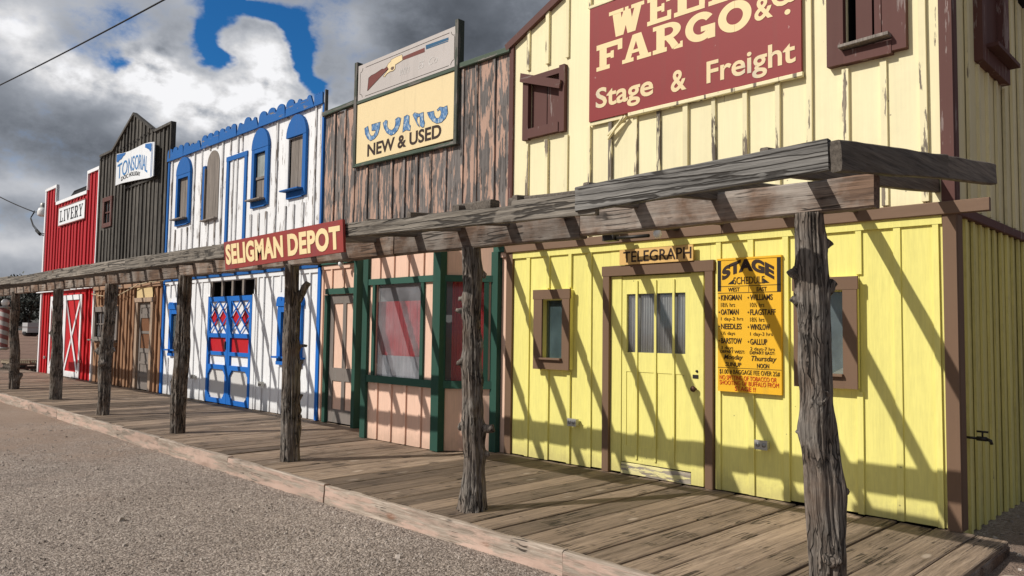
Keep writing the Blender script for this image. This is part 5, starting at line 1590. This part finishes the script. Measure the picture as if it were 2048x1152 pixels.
def log_post(label, base, top, r0, r1, seed, stubs=(), flare=.0, bend=()):
    """base (x,y) top (x,y,z); stubs (z, angle deg, length, radius, tilt)"""
    o = MB(); seg, nr = 72, 120
    H = top[2]
    rg = random.Random(seed)
    rnd = rg.random()
    tw = rg.uniform(-.7, .7)

    def cen(t):
        x = base[0] + (top[0] - base[0]) * t; y = base[1] + (top[1] - base[1]) * t
        for (t0, ddx) in bend: x += ddx * math.exp(-((t - t0) / .16) ** 2)
        x += .012 * noise.noise(Vector((t * 3, seed, 0))); y += .012 * noise.noise(Vector((t * 3, seed, 5)))
        return x, y

    for k in range(nr + 1):
        t = k / nr; z = -.03 + (H + .03) * t
        cx_, cy_ = cen(t)
        rb = r0 + (r1 - r0) * t + flare * math.exp(-t / .07)
        for j in range(seg):
            a = 2 * math.pi * j / seg; aa = a + tw * t
            ca, sa = math.cos(aa), math.sin(aa)
            wz = z + .25 * noise.noise(Vector((ca * 2, sa * 2, z * 1.5 + seed)))
            lump = noise.noise(Vector((ca * 1.3 + seed, sa * 1.3, z * 2.2))) * .16
            ridge = noise.noise(Vector((ca * 3.0 + seed, sa * 3.0, wz * .9))) * .20
            gv = abs(noise.noise(Vector((ca * 5.2 + seed, sa * 5.2, wz * .8))))
            groove = -.20 * max(0, 1 - gv * 5.5) ** 1.5
            gv2 = abs(noise.noise(Vector((ca * 10 + seed, sa * 10, wz * 1.3))))
            fine = -.09 * max(0, 1 - gv2 * 5) + noise.noise(Vector((ca * 14, sa * 14, z * 5 + seed))) * .035
            swell = 0
            for (sz, sa_, sl, sr, st) in stubs:
                da = (a - R(sa_) + math.pi) % (2 * math.pi) - math.pi
                swell += .22 * math.exp(-((z - sz) / (sr * 2.2)) ** 2 - (da / .7) ** 2)
            r = rb * (1 + lump + ridge + groove + fine + swell)
            o.v.append((cx_ + r * math.cos(a), cy_ + r * math.sin(a), z))
    for k in range(nr):
        for j in range(seg):
            p = k * seg + j; q_ = k * seg + (j + 1) % seg
            o.f.append((p, q_, q_ + seg, p + seg)); o.r.append(rnd); o.sm.append(True)
    o.f.append(tuple(nr * seg + j for j in range(seg))); o.r.append(rnd); o.sm.append(False)
    for si, (sz, sa_, sl, sr, st) in enumerate(stubs):
        t = sz / H; cx_, cy_ = cen(t); rb = r0 + (r1 - r0) * t
        d = Vector((math.cos(R(sa_)), math.sin(R(sa_)), st)).normalized()
        p0 = Vector((cx_, cy_, sz)) + Vector((math.cos(R(sa_)), math.sin(R(sa_)), 0)) * rb * .45
        pts = []; rr = []
        n = 7
        for q_ in range(n + 1):
            u = q_ / n
            pts.append(p0 + d * (rb * .45 + sl) * u + Vector((0, 0, .02 * math.sin(u * 3 + seed)))); rr.append(sr * (1.35 - .55 * u) * (1 + .22 * noise.noise(Vector((u * 4, si, seed)))))
        i = len(o.v); o.tube(pts, rr, 11, rnd)
        for j in range(i, len(o.v)):
            v = Vector(o.v[j]); dv = noise.noise_vector(v * 22 + Vector((seed, 0, 0))) * sr * .30
            o.v[j] = tuple(v + dv)
    ob = o.build('log_post', m_log, None, (base[0], base[1], 0))
    tag(ob, label, 'post', 'log posts holding up the porch roof')
    ob['_k'] = seed
    return ob


log_post('thick gnarled log post nearest the viewer, in front of the yellow office window', (.0, -2.26), (-.09, -2.25, 2.15), .104, .078, 3,
         [(1.80, 225, .055, .035, .4), (1.66, 222, .05, .026, .1), (1.72, 40, .05, .038, .6), (1.98, 45, .04, .035, .3), (.60, 30, .035, .045, .5), (.93, 225, .02, .035, .2), (.27, -50, .02, .05, .1), (1.12, -55, .01, .045, .1)])
log_post('twisted log post studded with cut branch stubs in front of the pink bay window', (-2.90, -2.23), (-2.975, -2.25, 2.15), .086, .074, 8,
         [(1.72, 225, .05, .02, .3), (1.60, 230, .08, .022, .5), (1.20, 225, .06, .026, .1), (.68, 222, .05, .04, .1), (.64, 40, .10, .036, .3), (.44, 42, .06, .028, .3), (1.95, 45, .05, .028, -.2), (1.35, 10, .02, .03, .2), (.85, -40, .02, .025, .1), (1.05, 20, .02, .022, .1)], flare=.05, bend=[(.0, -.03)])
log_post('brown log post with one upright forked stub, under the red depot sign', (-6.0, -2.18), (-5.97, -2.25, 2.17), .108, .074, 12,
         [(1.72, 45, .24, .042, 1.7), (1.25, 45, .09, .018, .0), (1.05, 45, .05, .028, .3), (.55, 45, .14, .018, 2.0), (.42, 45, .05, .028, .8), (.30, 45, .04, .03, .6)], bend=[(.6, .02)])
log_post('slightly curved dark log post left of the blue double doors', (-9.03, -2.22), (-8.90, -2.25, 2.17), .100, .090, 17, [(1.2, 225, .015, .04, .1), (.7, 225, .02, .05, .1)], bend=[(.5, .03)])
log_post('bulging log post in front of the tan barber shop window', (-11.95, -2.30), (-11.93, -2.25, 2.16), .092, .092, 23, [(1.02, 225, .07, .05, .3), (1.05, 45, .06, .05, .2), (.85, -45, .05, .06, .1)], bend=[(.45, -.05), (.9, .02)])
log_post('dark log post in front of the red barn doors', (-15.35, -2.13), (-15.02, -2.25, 2.16), .108, .09, 29, [(1.30, 225, .05, .045, .2), (.5, 225, .02, .04, .2)], bend=[(.3, .02)])
log_post('farthest log post with a low hooked stub, beside the striped barber pole', (-18.75, -2.12), (-18.35, -2.25, 2.20), .105, .085, 37, [(.20, 40, .13, .06, .9), (1.2, 225, .03, .04, .2)], bend=[(.65, -.1), (.35, .07)])

# =================================================================== depot sign
S = thing('depot_sign', 'dark red depot sign with large cream capitals on the porch fascia', 'sign', (-5, -2.9, 2.1))
g = MB(); g.hexa([(-6.17, -2.915, 2.075), (-3.875, -2.915, 2.12), (-3.875, -2.89, 2.12), (-6.17, -2.89, 2.075), (-6.235, -2.915, 2.375), (-3.905, -2.915, 2.405), (-3.905, -2.89, 2.405), (-6.235, -2.89, 2.375)])
g.build('sign_board', m_signred2, S)


def depot(x0, x1):
    def f(u, t):
        x = x0 + u * (x1 - x0)
        k = (x + 6.20) / 2.32
        zb = 2.122 + .024 * k; zt = 2.345 + .012 * k
        return x - .045 * (t - .5) * (1 - .5 * k), zb + t * (zt - zb)
    return f


g = MB(); text(g, 'SELIGMAN', 0, 1, 0, 1, -2.9155, .045, space=1.06, th=.004, warp=depot(-6.165, -4.93)); text(g, 'DEPOT', 0, 1, 0, 1, -2.9155, .045, space=1.08, th=.004, warp=depot(-4.84, -3.93))
g.build('lettering', m_lettercream, S)

# =================================================================== small lights under the porch
for (nm, lb, x, y, z) in (('porch_bulb', 'bare white bulb on a tube under the header above the telegraph sign', -2.45, -.30, 2.425), ('porch_bulb', 'bare white bulb hanging above the grey pink-panelled door', -8.28, -.16, 2.455)):
    S = thing(nm, lb, 'lamp', (x, y, z), 'bare bulbs under the porch')
    g = MB(); g.lathe((x, y, z), [(.001, -.045), (.025, -.040), (.042, -.012), (.042, .012), (.026, .04), (.02, .06)], 16); g.build('bulb', m_bulb, S)
    g = MB()
    g.tube([(x, y, z + .045), (x + .03, y, z + .09), (x + .06, y + .02, z + .12)], .028, 10)
    if x > -5: g.tube([(x - .10, y, z - .01), (x - .55, y, z - .005)], .018, 10); g.box(x - .64, x - .50, y - .05, y + .05, z - .03, z + .035); g.beam((x - .57, y, z + .036), (x - .57, y, z + .17), .04, .04, 0, (0, 1, 0)); g.box(x + .04, x + .09, y, -.03, z + .05, z + .09)
    else: g.box(x + .02, x + .16, y - .05, -.03, z + .03, z + .13)
    g.build('lamp_holder', m_darkmetal, S)
g = MB()
pts = [(-20.3, -.12, 2.30), (-19.6, -.14, 2.24), (-18.9, -.12, 2.20), (-18.2, -.13, 2.22), (-17.6, -.12, 2.32), (-17.0, -.12, 2.43), (-16.2, -.12, 2.47), (-15.4, -.12, 2.47)]
g.tube(pts, .012, 6); tag(g.build('extension_cord', m_cream_cord, None, (-18, -.1, 2.3)), 'cream cord drooping along the tan barber shop wall', 'cord')

# =================================================================== wires
g = MB()
a = Vector((-21.645, -2.152, 7.688)); b = Vector((-12.42, -1.39, 7.43))
pts = [a + (b - a) * t + Vector((0, 0, .10 * (t - .5) ** 2)) for t in [-1.2 + .1 * k for k in range(36)]]
g.tube(pts, .016, 6); tag(g.build('power_line', m_cable, None, tuple(pts[0])), 'black power line crossing the sky over the barn', 'wire')
g = MB()
p0 = Vector((-33.44, -0.432, 6.791)); p1 = Vector((-31.299, 0.951, 5.731))
pts = [p0 + (p1 - p0) * t + Vector((0, 0, -.06 * 4 * t * (1 - t))) for t in [k / 10 for k in range(11)]]
g.tube(pts, .02, 6)
lp = [p1, Vector((-31.298, 0.831, 5.47)), Vector((-31.126, 0.886, 5.176)), (-26.15, -.13, 4.48), (-25.85, -.09, 4.33), (-25.63, -.045, 4.29)]
g.tube(lp, .018, 6); g.tube([Vector(q_) + Vector((.03, 0, .05)) for q_ in lp], .014, 6); g.tube([lp[3], lp[4]], .045, 8)
g.tube([p1, (-26.18, .0, 5.10)], .015, 6)
tag(g.build('service_cable', m_cable, None, tuple(p1)), 'black service cable looping into the red barn corner', 'wire')

# =================================================================== barber pole
S = thing('barber_pole', 'faded red and white striped barber pole with a white ball at the porch end', 'barber pole', (-19.33, -2.25, .92))


def pole_mat():
    m, n, b = new_mat('barber_stripes')
    c = n.obj(); x, y, z = n.sep(c)
    a = n.math('ARCTAN2', y, x)
    s = n.math('SINE', n.add(n.mul(z, 31.), a))
    k = n.rng(s, -.1, .1)
    dirt = n.noise(c, 9, 5, .65)
    col = n.mix(k, (.42, .40, .385), (.24, .075, .07))
    col = n.mix(n.rng(dirt, .45, .7, 0, .5), col, (.18, .15, .13))
    n.l.new(col, b.inputs['Base Color']); b.inputs['Roughness'].default_value = .5
    return m


g = MB(); g.lathe((-19.33, -2.25, .92), [(.001, 0), (.095, 0), (.10, .02), (.10, .92), (.09, .94), (.001, .94)], 20); g.build('striped_column', pole_mat(), S)
g = MB(); g.lathe((-19.33, -2.25, .885), [(.001, -.02), (.09, -.02), (.13, .02), (.13, .05), (.001, .05)], 20); g.lathe((-19.33, -2.25, 1.85), [(.001, .0), (.12, .0), (.12, .03), (.05, .05), (.001, .05)], 20); g.build('end_cap', m_galv, S)
g = MB(); g.lathe((-19.33, -2.25, 1.975), [(.001, -.085)] + [(.085 * math.cos(R(k)), .085 * math.sin(R(k))) for k in range(-75, 90, 15)] + [(.001, .085)], 18); g.build('ball', m_bulb, S)
g = MB(); g.tube([(-19.33, -2.25, 2.05), (-19.33, -2.25, 2.17)], .012, 6); g.build('hanger', m_darkmetal, S)

# =================================================================== beyond the end of the boardwalk
def pallet(x, y, z, rz, label, mat):
    S = thing('wooden_pallet', label, 'pallet', (x, y, z), 'pallets at the end of the boardwalk')
    S.rotation_euler = (0, 0, 0)
    g = MB(); c, s_ = math.cos(rz), math.sin(rz)

    def bx(x0, x1, y0, y1, z0, z1, r):
        pts = [(x0, y0), (x1, y0), (x1, y1), (x0, y1)]
        pts = [(x + p[0] * c - p[1] * s_, y + p[0] * s_ + p[1] * c) for p in pts]
        g.hexa([(p[0], p[1], z + z0) for p in pts] + [(p[0], p[1], z + z1) for p in pts], r)
    for k in range(3): bx(-.6, .6, -.5 + k * .48, -.5 + k * .48 + .05, .022, .115, k * .3)
    g.build('stringer', mat, S)
    g = MB()
    for k in range(7): bx(-.6 + k * .185, -.6 + k * .185 + .10, -.52, .53, .1155, .137, (k * .37) % 1)
    for k in range(3): bx(-.6 + k * .54, -.6 + k * .54 + .11, -.52, .53, .0, .0215, (k * .61) % 1)
    g.build('deck_slat', mat, S)


m_pal1 = wood('pale_pallet', None, wood_=((.26, .20, .13), (.55, .45, .33)), axis='X')
m_pal2 = wood('dark_pallet', None, wood_=((.06, .05, .04), (.20, .165, .13)), axis='X')
pallet(-29.3, -1.25, GZ, .2, 'pale pallet at the bottom of the left pile beyond the boardwalk', m_pal1); pallet(-29.25, -1.2, GZ + .14, .05, 'pale pallet in the middle of the left pile beyond the boardwalk', m_pal1); pallet(-29.3, -1.3, GZ + .28, .3, 'pale pallet lying on top of the left pile beyond the boardwalk', m_pal1)
pallet(-29.3, .35, GZ, .1, 'dark pallet at the bottom of the pile near the red barn', m_pal2); pallet(-29.25, .37, GZ + .14, -.05, 'dark pallet in the middle of the pile near the red barn', m_pal2); pallet(-29.3, .40, GZ + .28, .12, 'pale topped pallet lying on top of the pile near the red barn', m_pal1)

FN = thing('wire_fence', 'tall wire mesh fence beyond the end of the red barn', 'fence', (-31, 0, GZ))
for k in range(9):
    y = -9 + k * 2.1
    g = MB(); g.tube([(-31, y, GZ - .05), (-31, y, 1.42)], .03, 8); g.build('fence_post', m_galv, FN)
g = MB(); g.tube([(-31, -9, 1.39), (-31, 7.8, 1.39)], .02, 6); g.build('top_rail', m_galv, FN)
g = MB()
for k in range(150):
    y = -9 + k * .112
    g.beam((-31.03, y, GZ), (-31.03, y, 1.38), .006, .006)
for k in range(13): g.beam((-31.035, -9, GZ + .06 + k * .12), (-31.035, 7.8, GZ + .06 + k * .12), .005, .005)
g.build('wire_mesh', m_metal, FN)

TR_ = thing('storage_trailer', 'small pale trailer parked far out on the field beside the dark trees', 'trailer', (-130, 23, GZ))
g = MB(); g.box(-131, -128, 22.6, 24.0, .4, 1.85); g.build('body', plain('trailer_white', (.42, .42, .42), .6), TR_)
g = MB()
for y in (23.0, 23.7): g.lathe((-129.5, y, .30), [(.001, -1.0), (.48, -1.0), (.48, 1.0), (.001, 1.0)], 14, 'X')
g.build('wheel', m_cable, TR_)
g = MB(); g.box(-130.6, -128.4, 22.7, 23.9, .28, .398); g.build('chassis', m_darkmetal, TR_)


def leaf_mat(name, c0, c1):
    m, n, b = new_mat(name)
    r = n.attr('rnd')
    n.l.new(n.mix(r, c0, c1), b.inputs['Base Color'])
    b.inputs['Roughness'].default_value = .8
    return m


m_leaf = leaf_mat('juniper_foliage', (.038, .046, .042), (.095, .105, .090))
m_bark = plain('bark', (.07, .055, .045), .9, var=.3)


def tree(x, y, h, wd, seed, label, n=1600):
    S = thing('field_tree', label, 'tree', (x, y, GZ), 'trees on the far field')
    rg = random.Random(seed)
    g = MB(); tp = []
    for k in range(5):
        a = rg.uniform(0, 6.28); r = wd * rg.uniform(.2, .4); z = h * rg.uniform(.4, .8)
        e_ = (x + r * math.cos(a), y + r * math.sin(a), GZ + z); tp.append(e_)
        g.tube([(x, y, GZ - .1), (x + r * .2 * math.cos(a), y + r * .2 * math.sin(a), GZ + z * .5), e_], [.07 * h / 4, .05 * h / 4, .015], 7)
    g.build('trunk', m_bark, S)
    g = MB()
    cl = [(x + rg.gauss(0, wd * .26), y + rg.gauss(0, wd * .26), GZ + h * rg.uniform(.14, .90), rg.uniform(.12, .24) * wd) for _ in range(16)]
    for k in range(n):
        c = rg.choice(cl); d = Vector((rg.gauss(0, 1), rg.gauss(0, 1), rg.gauss(0, .8))) * c[3] * .6
        p = Vector(c[:3]) + d
        if p.z < GZ + h * .12: continue
        s = h * rg.uniform(.018, .04)
        u = Vector((rg.gauss(0, 1), rg.gauss(0, 1), rg.gauss(0, 1))).normalized(); v = u.orthogonal().normalized()
        g.face([p + u * s, p + v * s * .6, p - u * s, p - v * s * .6], min(1, max(0, rg.gauss(.45, .25))))
    g.build('crown', m_leaf, S)


tree(-172, 32.5, 12.0, 7.0, 1, 'taller dark tree against the hills, right of the last porch post', 1500)
tree(-172, 29.5, 11.0, 6.5, 2, 'dark tree between the barber pole and the last porch post', 1500)
tree(-190, 38.5, 4.5, 10.0, 3, 'low spreading bush nearest the red barn wall', 800)
tree(-176, 26.5, 9.0, 7.0, 5, 'dark tree directly behind the striped barber pole', 1200)

# hills
m_hill, n, b = new_mat('hill_scrub')
c = n.obj()
k1 = n.noise(c, .02, 7, .65); k2 = n.noise(c, .11, 5, .7)
col = n.mix(n.rng(k1, .35, .65), (.050, .052, .050), (.105, .098, .088))
col = n.mix(n.rng(k2, .5, .62, 0, .75), col, (.026, .034, .030))
n.l.new(col, b.inputs['Base Color']); b.inputs['Roughness'].default_value = .95
g = MB(); na, nr = 90, 14
for i in range(na + 1):
    a = R(100 + 120 * i / na)
    for j in range(nr + 1):
        t = j / nr; d = 260 + 700 * t
        hh = (GZ - 1) + 62 * t ** 1.15 * (.75 + .5 * noise.noise(Vector((i * .09, 1.7, 0))) + .10 * noise.noise(Vector((i * .5, t * 3, 2)))) * (1 if t < .95 else .9)
        g.v.append((d * math.cos(a), d * math.sin(a), hh))
for i in range(na):
    for j in range(nr):
        p = i * (nr + 1) + j; g.f.append((p, p + nr + 1, p + nr + 2, p + 1)); g.r.append(0); g.sm.append(True)
structure(g.build('hills', m_hill))

# stones by the end of the boardwalk and a few bigger ones
m_rock = plain('pale_rock', (.34, .27, .22), .9, var=.3, scale=6, bump=.8)


def rock(x, y, s, seed, label, flat_=.6):
    bm = bmesh.new(); bmesh.ops.create_icosphere(bm, subdivisions=3, radius=1)
    g = MB()
    for v in bm.verts:
        d = 1 + .28 * noise.noise(v.co * 1.3 + Vector((seed, 0, 0))) + .10 * noise.noise(v.co * 4 + Vector((0, seed, 0)))
        g.v.append((x + v.co.x * s * d * 1.25, y + v.co.y * s * d, gz(x, y) + s * .25 + v.co.z * s * d * flat_))
    for f in bm.faces: g.f.append(tuple(v.index for v in f.verts)); g.r.append(0); g.sm.append(False)
    bm.free()
    tag(g.build('rock', m_rock, None, (x, y, gz(x, y))), label, 'rock')


rock(.62, -.15, .10, 1, 'broken pale rock beside the right end of the boardwalk'); rock(.55, -.75, .08, 2, 'small blocky rock against the boardwalk end timber'); rock(.85, .55, .09, 3, 'rounded rock near the shaded yellow side wall'); rock(1.1, -.3, .07, 4, 'small brown rock out on the bare dirt by the corner')
rock(-.9, -4.1, .055, 6, 'flat grey stone lying on the gravel in the foreground', .35)

# drop the bookkeeping keys
for o in bpy.data.objects:
    for kx_ in ('_w', '_k'):
        if kx_ in o: del o[kx_]
